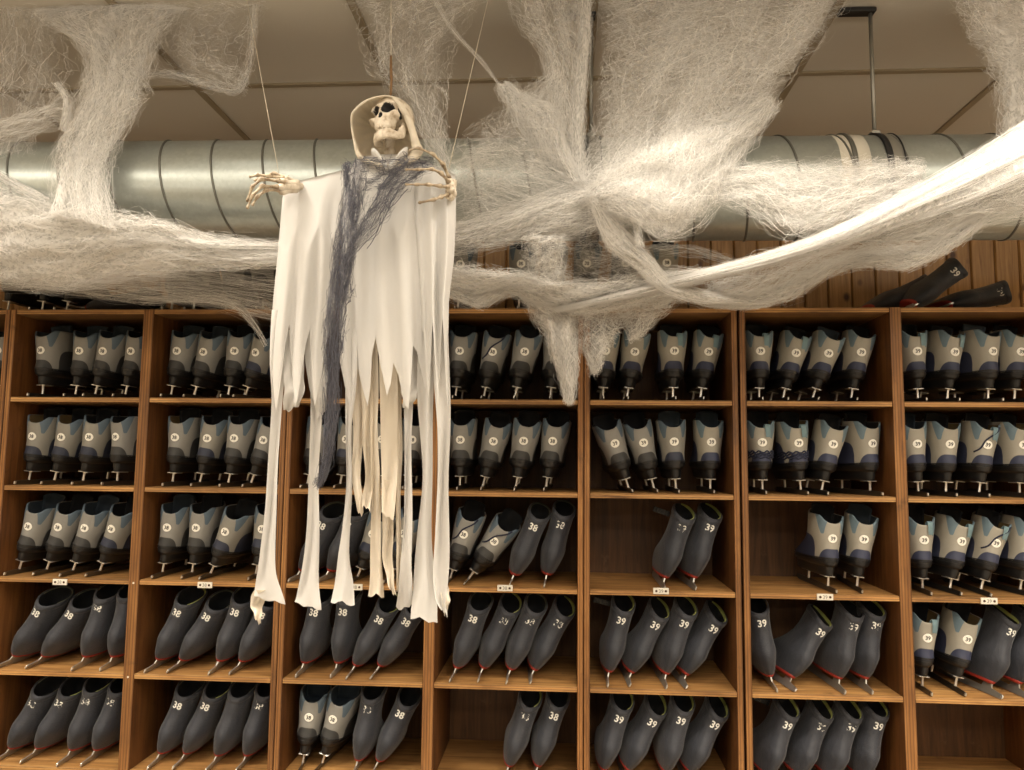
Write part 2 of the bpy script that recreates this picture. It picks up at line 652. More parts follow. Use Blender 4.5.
def boot_mat(name, dark, grey, teal):
    k = N(name)
    uv = k.coord('UV')
    sep = k.n('ShaderNodeSeparateXYZ')
    k.set(sep, 0, uv)
    a = k.math('ABSOLUTE', k.math('SUBTRACT', k.math('MULTIPLY', sep.outputs[0], 2.0), 1.0))
    v = sep.outputs[1]

    def curve(pts):
        c = k.n('ShaderNodeFloatCurve')
        cv = c.mapping.curves[0]
        while len(cv.points) < len(pts):
            cv.points.new(0.5, 0.5)
        for p, (x, y) in zip(cv.points, pts):
            p.location = (x / 180, (y + 0.3) / 1.8)
            p.handle_type = 'AUTO_CLAMPED'
        c.mapping.update()
        k.set(c, 'Value', a)
        return k.math('SUBTRACT', k.math('MULTIPLY', c.outputs[0], 1.8), 0.3)
    lowc = curve([(0, .27), (20, .265), (37, .18), (46, -.02), (51, -.12), (57, .05), (63, .3), (73, .48), (95, .58), (180, .6)])
    tealc = curve([(0, 1.3), (13, 1.25), (19, .95), (24, .86), (27, .78), (34, .62), (40, .62), (48, .70), (60, .90), (72, 1.1), (180, 1.3)])
    step = lambda x: k.math('MULTIPLY', x, 60.0, True)
    dk = step(k.math('SUBTRACT', lowc, v))
    tl = step(k.math('SUBTRACT', v, tealc))
    co = k.coord()
    nz = k.noise(co, 40, 4, 0.65)
    c = k.mix(k.math('MULTIPLY', nz, 0.5), grey, tuple(x * 0.72 for x in grey[:3]) + (1,))
    c = k.mix(tl, c, teal)
    c = k.mix(dk, c, dark)
    k.pr(Base_Color=c, Roughness=0.62)
    edge = k.math('ADD', k.math('MULTIPLY', dk, -0.6), k.math('MULTIPLY', tl, -0.4))
    k.bump(k.math('ADD', edge, k.math('MULTIPLY', k.noise(co, 500, 2), 0.25)), 0.6, 0.0012)
    return k.m


TEAL, GREY = hexc(84, 100, 114), hexc(140, 139, 135)
M_boot38 = boot_mat('boot_charcoal', hexc(56, 56, 56), GREY, TEAL)
M_boot38n = boot_mat('boot_charcoal_navy', hexc(44, 49, 66), hexc(140, 138, 131), TEAL)
M_boot39 = boot_mat('boot_navy', hexc(52, 57, 80), hexc(160, 156, 145), hexc(100, 120, 132))
M_shell = plain('black_plastic', hexc(28, 28, 29), 0.38)
M_line_dark = plain('lining_dark', hexc(34, 36, 40), 0.9)
M_line_tan = plain('lining_tan', hexc(122, 104, 70), 0.9)
M_line_blue = plain('lining_blue', hexc(62, 74, 86), 0.85)
M_blade_bright = plain('bright_blade_steel', hexc(186, 184, 178), 0.38, 0.7)
M_steel = plain('chrome_steel', hexc(226, 224, 220), 0.28, 0.8)
M_blade = plain('blade_steel', hexc(104, 102, 100), 0.35, 0.9)
M_disc = plain('disc_white', hexc(244, 242, 234), 0.5)
M_ink = plain('black_ink', hexc(34, 33, 32), 0.7)
M_tab = plain('teal_ribbon', hexc(112, 138, 146), 0.8)
M_lace = plain('dark_lace', hexc(38, 42, 62), 0.9)
M_red = plain('red_sole', hexc(150, 46, 34), 0.55)
M_trim_green = plain('lining_green', hexc(172, 182, 104), 0.8)
M_trim_grey = plain('lining_grey', hexc(96, 100, 84), 0.8)


def neoprene():
    k = N('black_neoprene')
    co = k.coord()
    a = k.noise(co, 16, 4, 0.6)
    b = k.noise(co, 260, 2, 0.6)
    c = k.mix(k.ramp(a, [(0.35, 0.0), (0.75, 1.0)]), hexc(37, 40, 48), hexc(57, 60, 69))
    k.pr(Base_Color=c, Roughness=0.58)
    k.p.inputs['Sheen Weight'].default_value = 0.15
    k.bump(k.math('ADD', k.math('MULTIPLY', b, 0.4), k.noise(co, 26, 5, 0.62, dist=1.0)), 0.6, 0.004)
    return k.m


M_neo = neoprene()


def worn_paint(name, lo, hi):
    k = N(name)
    co = k.coord()
    off = k.n('ShaderNodeVectorMath', operation='ADD')
    k.set(off, 0, co)
    comb = k.n('ShaderNodeCombineXYZ')
    k.set(comb, 0, k.math('MULTIPLY', k.rand(), 40.0))
    k.set(off, 1, comb.outputs[0])
    w = k.ramp(k.noise(off.outputs[0], 130, 3, 0.6), [(lo, 0.0), (hi, 1.0)])
    k.pr(Base_Color=k.mix(w, hexc(226, 226, 220), hexc(52, 55, 61)), Roughness=0.6)
    return k.m


M_num = worn_paint('white_number', 0.62, 0.68)
M_num_worn = worn_paint('worn_white_number', 0.44, 0.52)

GT = [(.046, .0225, -.014, .228), (.050, .0255, -.017, .234), (.072, .0285, -.019, .238), (.0765, .0305, -.020, .238), (.082, .0385, -.026, .24), (.090, .0420, -.029, .238), (.104, .0425, -.030, .228),
      (.110, .0415, -.028, .215), (.125, .041, -.025, .185), (.145, .042, -.023, .148), (.163, .0435, -.023, .124), (.185, .0455, -.025, .11), (.205, .047, -.028, .106), (.260, .048, -.032, .108)]
G_pt, G_back = slicer(GT, 2.4)
G_EMB = 0.002


def g_rim(a):
    d = np.degrees(np.abs(a))
    return np.interp(d, [0, 12, 30, 50, 75, 110, 150, 180], [.207, .2075, .2155, .2305, .232, .234, .246, .250])


def conform(V, backf, zc, out, sc=1.0, sx=1.0):
    return [tuple(backf(x * sc * sx, zc + z * sc, out)) for x, z in V]


_proto = {}


def grey_proto(num, var):
    """list of (name, mesh, children) for a grey skate; built once per variation"""
    key = ('g', num, var)
    if key in _proto:
        return _proto[key]
    bm_ = {'a': M_boot38, 'b': M_boot38n, 'c': M_boot39}[var[0]]
    lining = {'d': M_line_dark, 't': M_line_tan, 'b': M_line_blue}[var[1]]
    rim = g_rim(ANG)
    rings, uvs = [], []
    z0 = .098
    for t in np.linspace(0, 1, 26):
        z = z0 + t * (rim - z0)
        rings.append(G_pt(ANG, z))
        uvs.append(np.stack([(ANG + PI) / (2 * PI), (z - z0) / (.222 - z0)], -1))
    for ins, dz in ((.0012, .0018), (.0035, .0022), (.0055, .0008)):
        rings.append(G_pt(ANG, rim + 0 * ANG, ins) + np.array([0, 0, dz]))
        uvs.append(uvs[-1])
    upper = ring_mesh('boot_upper', rings, bm_, uvs)
    lr = []
    for t in np.linspace(0, 1, 8):
        z = rim + .0008 - t * .075
        lr.append(G_pt(ANG, z, .0055 + .002 * t))
    lin = ring_mesh('lining', lr, lining, cap1=True)
    # tongue: padded plate rising at the front
    P = []
    aa = np.linspace(PI - 1.15, PI + 1.15, 11)
    for t in np.linspace(0, 1, 8):
        z = .190 + .078 * t - .012 * t * np.abs(np.linspace(-1, 1, 11)) ** 3
        q = G_pt(aa, z, .009)
        q[:, 1] -= .010 * t * t
        P.append(q)
    P = np.array(P)
    Pb = P.copy()
    Pb[..., 1] += .007
    V = np.concatenate([P.reshape(-1, 3), Pb.reshape(-1, 3)])
    f = grid_faces(8, 11)
    fl = [tuple(q) for q in f] + [tuple(q[::-1] + 88) for q in f]
    rimi = [i for i in range(11)] + [11 * r + 10 for r in range(1, 8)] + [77 + i for i in range(9, -1, -1)] + [11 * r for r in range(6, 0, -1)]
    for i in range(len(rimi)):
        a_, b_ = rimi[i], rimi[(i + 1) % len(rimi)]
        fl.append((a_, a_ + 88, b_ + 88, b_))
    tongue = me_from('tongue', V, fl, [{'d': M_line_dark, 'b': M_line_blue, 't': M_line_dark}[var[1]]])
    # shell
    rings = [G_pt(ANG, np.full(NA, z), ins) for z, ins in ((.046, .004), (.046, .0), (.050, 0), (.060, 0), (.072, 0), (.0765, 0), (.0775, -.003), (.082, -.001), (.090, 0), (.096, 0), (.099, 0))]
    top = .100 + .003 * np.cos(np.clip(ANG * 1.6, -PI, PI))
    rings.append(G_pt(ANG, top, -.0022))
    rings.append(G_pt(ANG, top + .0015, -.0012))
    rings.append(G_pt(ANG, top + .0015, .003))
    shell = ring_mesh('heel_shell', rings, M_shell, cap0=True)
    mold = MB()
    mold.tube([tuple(p) for p in G_pt(np.linspace(-1.9, 1.9, 25), np.full(25, .0925), -.0005)], .0011, 5)
    ridge = mold.me('shell_ridge', M_shell, True)
    bl = MB()
    prof = [(-.066, .010), (-.063, .001), (-.05, 0), (.235, 0), (.25, .004), (.256, .014), (.248, .017), (.20, .018), (.0, .016), (-.05, .0145), (-.062, .0135)]
    bl.prism(prof, -.0017, .0017)
    blade = bl.me('blade', M_blade)
    hp = MB()
    hp.tube([(0, 0, .015), (0, 0, .030), (0, 0, .0455)], [.0042, .0036, .0042], 10)
    hp.box((-.0155, -.013, .0435), (.0155, .03, .0462), .0006)
    hpm = hp.me('heel_post', M_steel)
    fp = MB()
    fp.tube([(0, .155, .016), (0, .155, .0455)], [.0042, .0042], 10)
    fp.box((-.015, .13, .0435), (.015, .18, .0462), .0006)
    fpm = fp.me('front_post', M_steel)
    tipm = MB().box((-.0021, -.067, .0035), (.0021, -.058, .0125), .001).me('blade_tip', M_steel)
    # disc + number on the heel
    V = [(0, 0)] + [(.0135 * math.cos(t), .0125 * math.sin(t)) for t in np.linspace(0, 2 * PI, 20, endpoint=False)] + [(.0145 * math.cos(t), .0135 * math.sin(t)) for t in np.linspace(0, 2 * PI, 20, endpoint=False)]
    D = conform(V[:21], G_back, .163, .0016) + conform(V[21:], G_back, .163, .0002)
    fl = [(0, 1 + (i + 1) % 20, 1 + i) for i in range(20)] + [(1 + i, 1 + (i + 1) % 20, 21 + (i + 1) % 20, 21 + i) for i in range(20)]
    disc = me_from('number_disc', D, fl, [M_disc], smooth=False)
    tv, tf = text_polys(num)
    numm = me_from('number', conform(tv, G_back, .163, .0022, .0124, 0.95), tf, [M_ink], smooth=False)
    parts = [('boot_upper', upper, []), ('lining', lin, []), ('tongue', tongue, []), ('heel_shell', shell, [('ridge', ridge)]), ('blade', blade, [('blade_tip', tipm)]), ('heel_post', hpm, []),
             ('front_post', fpm, []), ('number_disc', disc, [('number', numm)])]
    if 'p' in var[2:]:   # pull tab ribbon folded over the rim
        P = []
        for s, (o_, z) in enumerate(((-.008, .205), (-.008, .215), (-.003, .221), (.002, .219), (.004, .205), (.0045, .192), (.004, .180))):
            for x in (-.0085, -.003, .003, .0085):
                P.append(tuple(G_back(x + .012 + .0012 * s, min(z, .2355), o_)))
        f = grid_faces(7, 4)
        parts.append(('pull_tab', me_from('pull_tab', P, [tuple(q) for q in f], [M_tab]), []))
    if 'w' in var[2:]:   # laces wound round the heel
        w = MB()
        for k, (zz, ph) in enumerate(((.116, 0), (.122, 1.7), (.128, 3.1), (.134, 4.4))):
            aa = np.linspace(-2.0, 2.0, 44)
            q = G_pt(aa, zz + .003 * np.sin(aa * 14 + ph), -.0025)
            w.tube(q, .0024, 5)
        parts.append(('lace', w.me('lace', M_lace, True), []))
    if 'l' in var[2:]:   # a lace end hanging across the heel
        w = MB()
        t = np.linspace(0, 1, 16)
        xs = .030 - .062 * t + .004 * np.sin(9 * t)
        zs = .222 - .085 * t
        w.tube([tuple(G_back(x, z, .002)) for x, z in zip(xs, zs)], .0026, 6)
        parts.append(('lace', w.me('lace', M_lace, True), []))
    _proto[key] = parts
    return parts


NT = [(.034, .0235, -.010, .226), (.040, .027, -.016, .232), (.050, .0305, -.024, .238), (.065, .0350, -.031, .240), (.085, .0395, -.037, .228), (.100, .0418, -.039, .205), (.112, .0415, -.037, .182), (.128, .039, -.030, .155), (.148, .037, -.023, .130),
      (.17, .036, -.019, .110), (.195, .0365, -.019, .100), (.22, .0382, -.022, .099), (.245, .0392, -.024, .100), (.29, .041, -.027, .100)]
NT = [(z, w * .955, a, b) for z, w, a, b in NT]
N_pt, N_back = slicer(NT, 2.25)


def n_rim(a):
    return .225 + .043 * ((1 - np.cos(a)) / 2) ** 0.8


def neo_proto(num, var):
    key = ('n', num, var)
    if key in _proto:
        return _proto[key]
    rim = n_rim(ANG)
    rings = []
    z0 = .040
    for t in np.linspace(0, 1, 30):
        z = z0 + t * (rim - z0)
        q = N_pt(ANG, z)
        # two soft seams beside the heel line
        for a0 in (-.55, .55):
            w = np.exp(-((ANG - a0) / .07) ** 2) * .0012 * math.sin(PI * min(1, t * 1.15))
            nrm = np.stack([np.sin(ANG), -np.cos(ANG), 0 * ANG], -1)
            q = q - nrm * w[:, None]
        rings.append(q)
    for ins, dz in ((.001, .0018), (.003, .0024), (.005, .001)):
        rings.append(N_pt(ANG, rim, ins) + np.array([0, 0, dz]))
    sleeve = ring_mesh('cover', rings, M_neo)
    # turned hem just below the rim
    rr = [N_pt(ANG, rim + dz, o_) for dz, o_ in ((-.017, .001), (-.016, -.0016), (-.008, -.002), (-.001, -.0018), (.0012, -.0002), (.0018, .0015))]
    hem = ring_mesh('cuff', rr, M_neo)
    lr = [N_pt(ANG, rim + .001 - t * .08, .005 + .0015 * t) for t in np.linspace(0, 1, 8)]
    lin = ring_mesh('lining', lr, M_line_dark, cap1=True)
    tm = {'g': M_trim_green, 'k': M_trim_grey}[var[0]]
    lo, hi = (.55, PI + .25) if var[0] == 'g' else (1.2, 2 * PI - 1.2)
    aa = np.linspace(lo, hi, 26)
    ins = N_pt(aa, n_rim(aa) + .0015, .0045)
    low = N_pt(aa, n_rim(aa) - (.008 if var[0] == 'g' else .003) * np.sin(np.linspace(.15, PI - .15, 26)), .0068)
    up2 = N_pt(aa, n_rim(aa) + .0028, .0060)
    V = np.concatenate([ins, up2, low])
    edge = me_from('lining_edge', V, [tuple(q) for q in grid_faces(3, 26)], [tm])
    rings = [N_pt(ANG, np.full(NA, z), i_) for z, i_ in ((.031, .006), (.031, .002), (.0325, -.0004), (.035, -.0010), (.0398, -.0010), (.0408, .004))]
    sole = ring_mesh('sole', rings, M_red, cap0=True)
    bl = MB()
    bl.prism([(-.066, .012), (-.063, .001), (-.05, 0), (.235, 0), (.25, .004), (.256, .014), (.246, .019), (.20, .02), (.19, .035), (.13, .035), (.12, .02), (.03, .018), (.025, .035), (-.008, .035), (-.014, .020), (-.05, .0155), (-.061, .0150)], -.0018, .0018)
    blade = bl.me('blade', M_blade_bright)
    tipm = MB().box((-.0022, -.067, .004), (.0022, -.057, .0135), .001).me('blade_tip', M_steel)
    tv, tf = text_polys(num)
    numm = me_from('number', conform(tv, N_back, .197, .0012, .023, 0.95), tf, [M_num_worn if 'w' in var[1:] else M_num], smooth=False)
    parts = [('cover', sleeve, [('cuff', hem)]), ('lining', lin, [('lining_edge', edge)]), ('sole', sole, []), ('blade', blade, [('blade_tip', tipm)])]
    if 'z' not in var[1:]:
        parts.append(('number', numm, []))
    if 's' in var[1:]:   # ribbed strap end sticking out at the instep
        w = MB()
        w.box((-.092, .075, .215), (-.036, .079, .232), .001)
        for k in range(6):
            w.box((-.090 + k * .009, .0725, .2145), (-.086 + k * .009, .0755, .2325), .0005)
        parts.append(('strap', w.me('strap', M_shell), []))
    _proto[key] = parts
    return parts


def build_skate(kind, num, var, loc, roll, yaw, label, group, name, pitch=0.0):
    parts = (grey_proto if kind == 'g' else neo_proto)(num, var)
    root = empty(name)
    root.matrix_world = Matrix.Translation(loc) @ Matrix.Rotation(yaw, 4, 'Z') @ Matrix.Rotation(pitch, 4, 'X') @ Matrix.Rotation(roll, 4, 'Y')
    tag(root, label, 'skate', group)
    for nm, me, ch in parts:
        o = link(nm, me, root)
        if nm == 'pull_tab':
            o['label'] = 'pale teal ribbon pull tab'
        for n2, m2 in ch:
            link(n2, m2, o)
    return root


ROWS = ['top row', 'second row', 'third row', 'fourth row', 'fifth row']
ORD = ['first', 'second', 'third', 'fourth']
BAY = ['first full bay', 'second bay', 'third bay', 'fourth bay', 'fifth bay', 'sixth bay', 'last bay']
YP = 0.071


def place(kind, num, var, px_b, px_n, z, yaw_deg, label, group, ypin=YP, limits=None):
    zc = .163 if kind == 'g' else .197
    yb = -.024 if kind == 'g' else -.018
    zl = .030 if kind == 'g' else .040    # the height at which px_b was read
    yl = 0 if kind == 'g' else -.017
    yaw = math.radians(yaw_deg)

    def pos(x, roll, y, zz):
        lx = zz * math.sin(roll)
        return (x + lx * math.cos(yaw) - y * math.sin(yaw), ypin + lx * math.sin(yaw) + y * math.cos(yaw), z + zz * math.cos(roll))
    x, roll = 0.0, 0.0
    for it in range(30):
        e1 = px_b - pix(pos(x, roll, yl, zl))[0]
        x += e1 * 0.0032
        e2 = px_n - pix(pos(x, roll, yb, zc))[0]
        roll += (e2 - e1) * 0.0032 / (zc - zl) * 0.9
        roll = max(-.6, min(.6, roll))
    # low corner of the tilted blade stays on the board
    lift = abs(math.sin(roll)) * .0022 + .0008
    nm = 'ice_skate' if kind == 'g' else 'covered_ice_skate'
    return build_skate(kind, num, var, (x, ypin, z + lift), roll, yaw, label, group, nm)


# per cell: (kind, variation, px of heel post, px of number, yaw)
# grey variations: a charcoal / b navy-charcoal / c navy; lining d dark, t tan, b blue; p pull tab, w laces wound round heel, l loose lace
# black variations: g green lining edge / k dull; w worn number, z number gone, s strap
CELLS = {
 (0, 0): [('g', 'ab', 42.9, 40.2, -6), ('g', 'ab', 76.3, 78.7, 2), ('g', 'ab', 103.6, 109.4, 0), ('g', 'ad', 123.2, 127, -4)],
 (0, 1): [('g', 'bt', 24.3, 26, -2), ('g', 'bt', 57.7, 62.8, 0), ('g', 'bd', 86.8, 91.5, 4), ('g', 'ad', 111.4, 108.7, -14)],
 (0, 2): [('g', 'ab', 18.8, 25.6, -2), ('g', 'ad', 47.1, 56.1, 0), ('g', 'ab', 76.5, 85.9, 0), ('g', 'bd', 99.8, 108.9, -6)],
 (0, 3): [('n', 'k', 12, 35.8, -4), ('n', 'k', 49, 76.5, 0), ('n', 'kw', 88.5, 102.8, 3), ('n', 'kz', 112.0, 122, 0)],
 (0, 4): [('n', 'kw', 8.5, 32, 0), ('n', 'gw', 35, 58.4, 0), ('n', 'gw', 69.7, 85.9, 2), ('n', 'kw', 93.3, 110, 0)],
 (1, 0): [('g', 'ab', 169.8, 174.2, 0), ('g', 'ab', 195.1, 202.2, -3), ('g', 'ad', 224.5, 229.6, 4), ('g', 'bd', 243, 250.8, -12)],
 (1, 1): [('g', 'at', 173.2, 174.5, 0), ('g', 'bd', 203.6, 209.3, 2), ('g', 'ad', 229.6, 234, 0), ('g', 'ad', 249.8, 260, 0)],
 (1, 2): [('g', 'ab', 162, 165.3, 0), ('g', 'ad', 192.8, 195.5, -2), ('g', 'bd', 215.8, 227.9, -4), ('g', 'bd', 253.5, 258.4, 2)],
 (1, 3): [('n', 'g', 160.2, 180.4, 0), ('n', 'k', 186, 212, 0), ('n', 'k', 221.3, 238, 3), ('n', 'k', 243, 263.6, 0)],
 (1, 4): [('n', 'k', 160.2, 178.9, 2), ('n', 'g', 182.8, 203.8, 2), ('n', 'kz', 215.7, 231.6, 0), ('n', 'kw', 248.0, 262, 0)],
 (2, 1): [('g', 'ad', 303, 308.6, 0), ('g', 'bd', 341, 346, 0), ('g', 'ad', 378, 382, 0), ('g', 'ad', 411, 415.4, 0)],
 (2, 2): [('n', 'k', 299.2, 320.8, -6), ('n', 'k', 326.6, 345.3, -8), ('g', 'bd', 355.8, 368.6, -4), ('g', 'bd', 387, 398, -6)],
 (2, 3): [('n', 'k', 303, 313.7, 0), ('n', 'k', 340.8, 347.2, 0), ('n', 'g', 359.5, 383.3, 2), ('n', 'k', 385, 411.2, 0)],
 (2, 4): [('g', 'ab', 298, 303, 6), ('g', 'ab', 319.7, 328.4, -6), ('n', 'kw', 357, 367, 0), ('n', 'k', 378.3, 400, 0)],
 (3, 0): [('g', 'ad', 454.2, 457.7, 0), ('g', 'adl', 484.8, 492.5, 0), ('g', 'ad', 517.7, 526.4, 2), ('g', 'ad', 549.2, 554, 0)],
 (3, 1): [('g', 'ad', 463.2, 463.5, 0), ('g', 'ad', 486.4, 495.7, 2), ('g', 'ad', 514.4, 521.2, 0), ('g', 'ad', 543.4, 549.2, -4)],
 (3, 2): [('g', 'adl', 455, 466.9, 0), ('g', 'adl', 478, 502.7, -2), ('n', 'k', 513, 532, 0), ('n', 'kw', 547.7, 560.7, 0)],
 (3, 3): [('n', 'k', 459.3, 476, -3), ('n', 'gw', 489.4, 510, 2), ('n', 'kw', 515.7, 534.7, 2), ('n', 'gw', 541.2, 564.8, 4)],
 (3, 4): [('n', 'gw', 509, 525, 0), ('n', 'k', 538.3, 554, 2)],
 (4, 0): [('g', 'cd', 601.2, 604, 0), ('g', 'cb', 627.4, 634.6, 0), ('g', 'ctp', 673, 674.6, 0), ('g', 'ctp', 701.7, 709.4, 0)],
 (4, 1): [('g', 'ad', 627.4, 615.5, 4), ('g', 'ad', 652.6, 643.7, 2), ('g', 'bb', 675.3, 674, 0), ('g', 'cb', 710.3, 711.7, 0)],
 (4, 2): [('n', 'gws', 666, 682, 0), ('n', 'g', 695.5, 710, 3)],
 (4, 3): [('n', 'gs', 616, 627.7, 0), ('n', 'g', 637, 659.7, 3), ('n', 'g', 671, 688, 3), ('n', 'g', 692.9, 718.5, 6)],
 (4, 4): [('n', 'g', 611, 626, 0), ('n', 'g', 634, 657, 3), ('n', 'g', 669, 682.7, 0), ('n', 'g', 692.6, 715.5, 3)],
 (5, 0): [('g', 'ctp', 761.5, 763.2, -4), ('g', 'ctp', 781.6, 794, 0), ('g', 'cb', 816.5, 831.5, 0), ('g', 'cd', 855.8, 865.8, -2)],
 (5, 1): [('g', 'ctpw', 762.2, 762.5, -4), ('g', 'ctpw', 803.2, 802, 2), ('g', 'cd', 822.6, 833.6, 0), ('g', 'cd', 872.2, 875.4, 12)],
 (5, 2): [('g', 'cd', 828.2, 833, 4), ('g', 'cb', 857.5, 864.3, -6)],
 (5, 3): [('n', 'k', 778, 769, 0), ('n', 'g', 796, 829, 9), ('n', 'kw', 846, 858.7, 4), ('n', 'gw', 876, 884.7, 2)],
 (5, 4): [('n', 'gs', 770, 787.9, 4), ('n', 'gw', 803, 823.3, 4), ('n', 'gw', 838, 855.3, 4), ('n', 'g', 873, 885.4, 2)],
 (6, 0): [('g', 'ctp', 918.5, 919, -2), ('g', 'ctp', 946.5, 954.5, 6), ('g', 'cb', 988, 993.7, 10), ('g', 'ctp', 1014.5, 1021.8, 4)],
 (6, 1): [('g', 'cb', 911.8, 911.8, 0), ('g', 'ct', 945.9, 950.8, 2), ('g', 'ctpl', 980, 988.4, -2), ('g', 'ct', 1019, 1023.8, 6)],
 (6, 2): [('g', 'ctp', 922.3, 924.6, -2), ('g', 'ctp', 950.6, 962.2, 4), ('g', 'ctpl', 987, 1001.4, -2), ('g', 'ct', 1022, 1033, 4)],
 (6, 3): [('g', 'ctp', 922.3, 928, 0), ('g', 'ct', 958, 970, 0), ('n', 'g', 994, 1010.8, 8), ('n', 'g', 1024, 1040, 4)],
}
PLACED = {}
ex = {(5, 3, 1): 'tipped black covered skate turned sideways, between upright ones, fourth row, sixth bay'}
for (c, r), lst in CELLS.items():
    num = '38' if c <= 3 else '39'
    for i, (kind, var, pb, pn, yaw) in enumerate(lst):
        if kind == 'g':
            d = 'grey skate'
            if 'w' in var[2:]:
                d += ' with laces wound round heel'
            elif 'p' in var[2:]:
                d += ' with pale pull tab'
            elif 'l' in var[2:]:
                d += ' with loose dark lace'
        else:
            d = 'black covered skate'
            if 'w' in var[1:]:
                d += ' with worn number'
            elif 'z' in var[1:]:
                d += ' without clear number'
            elif var[0] == 'g':
                d += ' with green lining'
        lab = ex.get((c, r, i)) or '%s, %s from left, %s, %s' % (d, ORD[i], ROWS[r], BAY[c])
        ystag = YP + (.004, .012, .002, .010)[i] - (.004 if kind == 'g' else .010)
        PLACED.setdefault((c, r), []).append(place(kind, num, var, pb, pn, RZ[r + 1] + HT, yaw, lab, 'grey skates in the cabinets' if kind == 'g' else 'black covered skates in the cabinets', ypin=ystag))
# far left bay, only an edge shows
place('g', '38', 'ab', -4, -3, RZ[1] + HT, 0, 'grey skate cut off by the edge, top row, before the first full bay', 'grey skates in the cabinets')



def settle():
    """nudge neighbours apart until no boot cuts into the next one or into an upright"""
    from mathutils.bvhtree import BVHTree
    bpy.context.view_layer.update()
    src = {}

    def hull(r):
        V, Fc = [], []
        for c in r.children_recursive:
            if c.type != 'MESH' or c.name.split('.')[0] in ('lining', 'lining_edge', 'number', 'number_disc', 'lace', 'strap', 'pull_tab', 'cuff'):
                continue
            k = len(V)
            V += [(r.matrix_world @ v.co) for v in c.data.vertices]
            Fc += [tuple(k + i for i in p.vertices) for p in c.data.polygons]
        return V, Fc
    for (c, r), lst in CELLS.items():
        items = PLACED.get((c, r), [])
        H = [hull(o) for o in items]
        off = [0.0] * len(items)
        xl = XC[c + 1] + .0195 + .0035
        xr = XC[c + 2] - .0195 - .0035
        lo = [min(v.x for v in h[0]) for h in H]
        hi = [max(v.x for v in h[0]) for h in H]
        for it in range(40):
            moved = False
            B = [BVHTree.FromPolygons([v + Vector((off[i], 0, 0)) for v in H[i][0]], H[i][1]) for i in range(len(items))]
            for i in range(len(items) - 1):
                if B[i].overlap(B[i + 1]):
                    off[i] -= .0011
                    off[i + 1] += .0011
                    moved = True
            for i in range(len(items)):
                if lo[i] + off[i] < xl:
                    off[i] = xl - lo[i]
                    moved = True
                if hi[i] + off[i] > xr:
                    off[i] = xr - hi[i]
                    moved = True
            if not moved:
                break
        for o_, d in zip(items, off):
            o_.location.x += d


settle()

# on top of the cabinets
TOPZ = RZ[0] + HT
tops = [(8.4, 9, 'ab', 'first from left'), (42.9, 45, 'ab', 'second from left'), (67.5, 71, 'ad', 'third from left, beside the lying dark boot'),
        (172, 172, 'ad', 'first of four before the ghost'), (194, 194, 'ad', 'second of four before the ghost'), (233, 227, 'ad', 'third of four before the ghost'), (263, 257, 'ad', 'nearest the ghost sleeve'),
        (458, 460, 'ad', 'just past the ghost, under hanging web'), (519, 521, 'ad', 'second past the ghost, under web'), (549, 552.5, 'ad', 'third past the ghost, behind dense web'),
        (583, 587, 'ad', 'fourth past the ghost, behind thin web'), (622, 626, 'ad', 'fifth past the ghost, behind thin web'), (667, 667, 'cd', 'last one beside bare pine boards')]
for pb, pn, var, wh in tops:
    place('g', '38', var, pb, pn, TOPZ, 0, 'grey skate on cabinet top, ' + wh, 'grey skates on the cabinet tops', ypin=YP + .02)


def lying(px, py, Y, roll, yaw, num, var, label, dz, pitch=0.0):
    p = at(px, py, Y)
    o = build_skate('n', num, var, (p[0], Y, TOPZ + dz), roll, math.radians(yaw), label, 'black covered skates lying on the cabinet top', 'covered_ice_skate', math.radians(pitch))
    bpy.context.view_layer.update()
    o.location.z += TOPZ + .001 - min((c.matrix_world @ v.co).z for c in o.children_recursive for v in c.data.vertices) + (dz if dz > .05 else 0)
    return o


lying(862, 304, .150, 1.16, -4, '39', 'k', 'lowest black boot lying half hidden behind another on the cabinet top', .0)
lying(904, 303, .060, .92, 3, '39', 'k', 'shiny black boot tilted over its neighbours, lying on the cabinet top', .0)
lying(938, 304, .10, 1.32, 3, '39', 'kw', 'black boot lying flat, last on the cabinet top against pine wall', .0)
lying(78, 304, .12, 1.40, 0, '38', 'kz', 'dark boot lying on its side on the cabinet top under web', .0)

# ------------------------------------------------------------------ duct
YD, RD = -0.40, 0.1365
ZD = 2.281
duct = empty('ventilation_duct', (0, YD, ZD))
duct.rotation_euler.z = 0.0229
tag(duct, 'round galvanised spiral duct hung under the ceiling above the cabinets', 'duct')
nx, na = 90, 72
xs = np.linspace(X0 + .02, X1 - .02, nx)
an = np.linspace(0, 2 * PI, na, endpoint=False)
V = np.stack([np.repeat(xs, na), np.tile(RD * np.cos(an), nx), np.tile(RD * np.sin(an), nx)], -1)
link('duct_pipe', me_from('duct_pipe', V, grid_faces(nx, na, True), [M_duct]), duct)
PITCHD = 0.137
px0 = at(102, 190, YD - RD)[0]
th = np.arange(0, (X1 - X0 - .06) / PITCHD * 2 * PI, 2 * PI / 48)
ph0 = (px0 - X0) / PITCHD * 2 * PI
P = np.stack([X0 + .03 + th / (2 * PI) * PITCHD, (RD + .0004) * np.cos(th - ph0 + PI), (RD + .0004) * np.sin(th - ph0 + PI)], -1)
MB().tube(P, .0033, 6).build('spiral_seam', M_seam, duct, True)


def band(x0, x1, r0, r1, name, mat, parent=duct, bevel=.001):
    V = []
    rs = [(x0, r0), (x0, r1 - bevel), (x0 + bevel, r1), (x1 - bevel, r1), (x1, r1 - bevel), (x1, r0)]
    for x, r in rs:
        V.append(np.stack([np.full(na, x), r * np.cos(an), r * np.sin(an)], -1))
    return link(name, me_from(name, np.concatenate(V), grid_faces(len(rs), na, True), [mat]), parent)


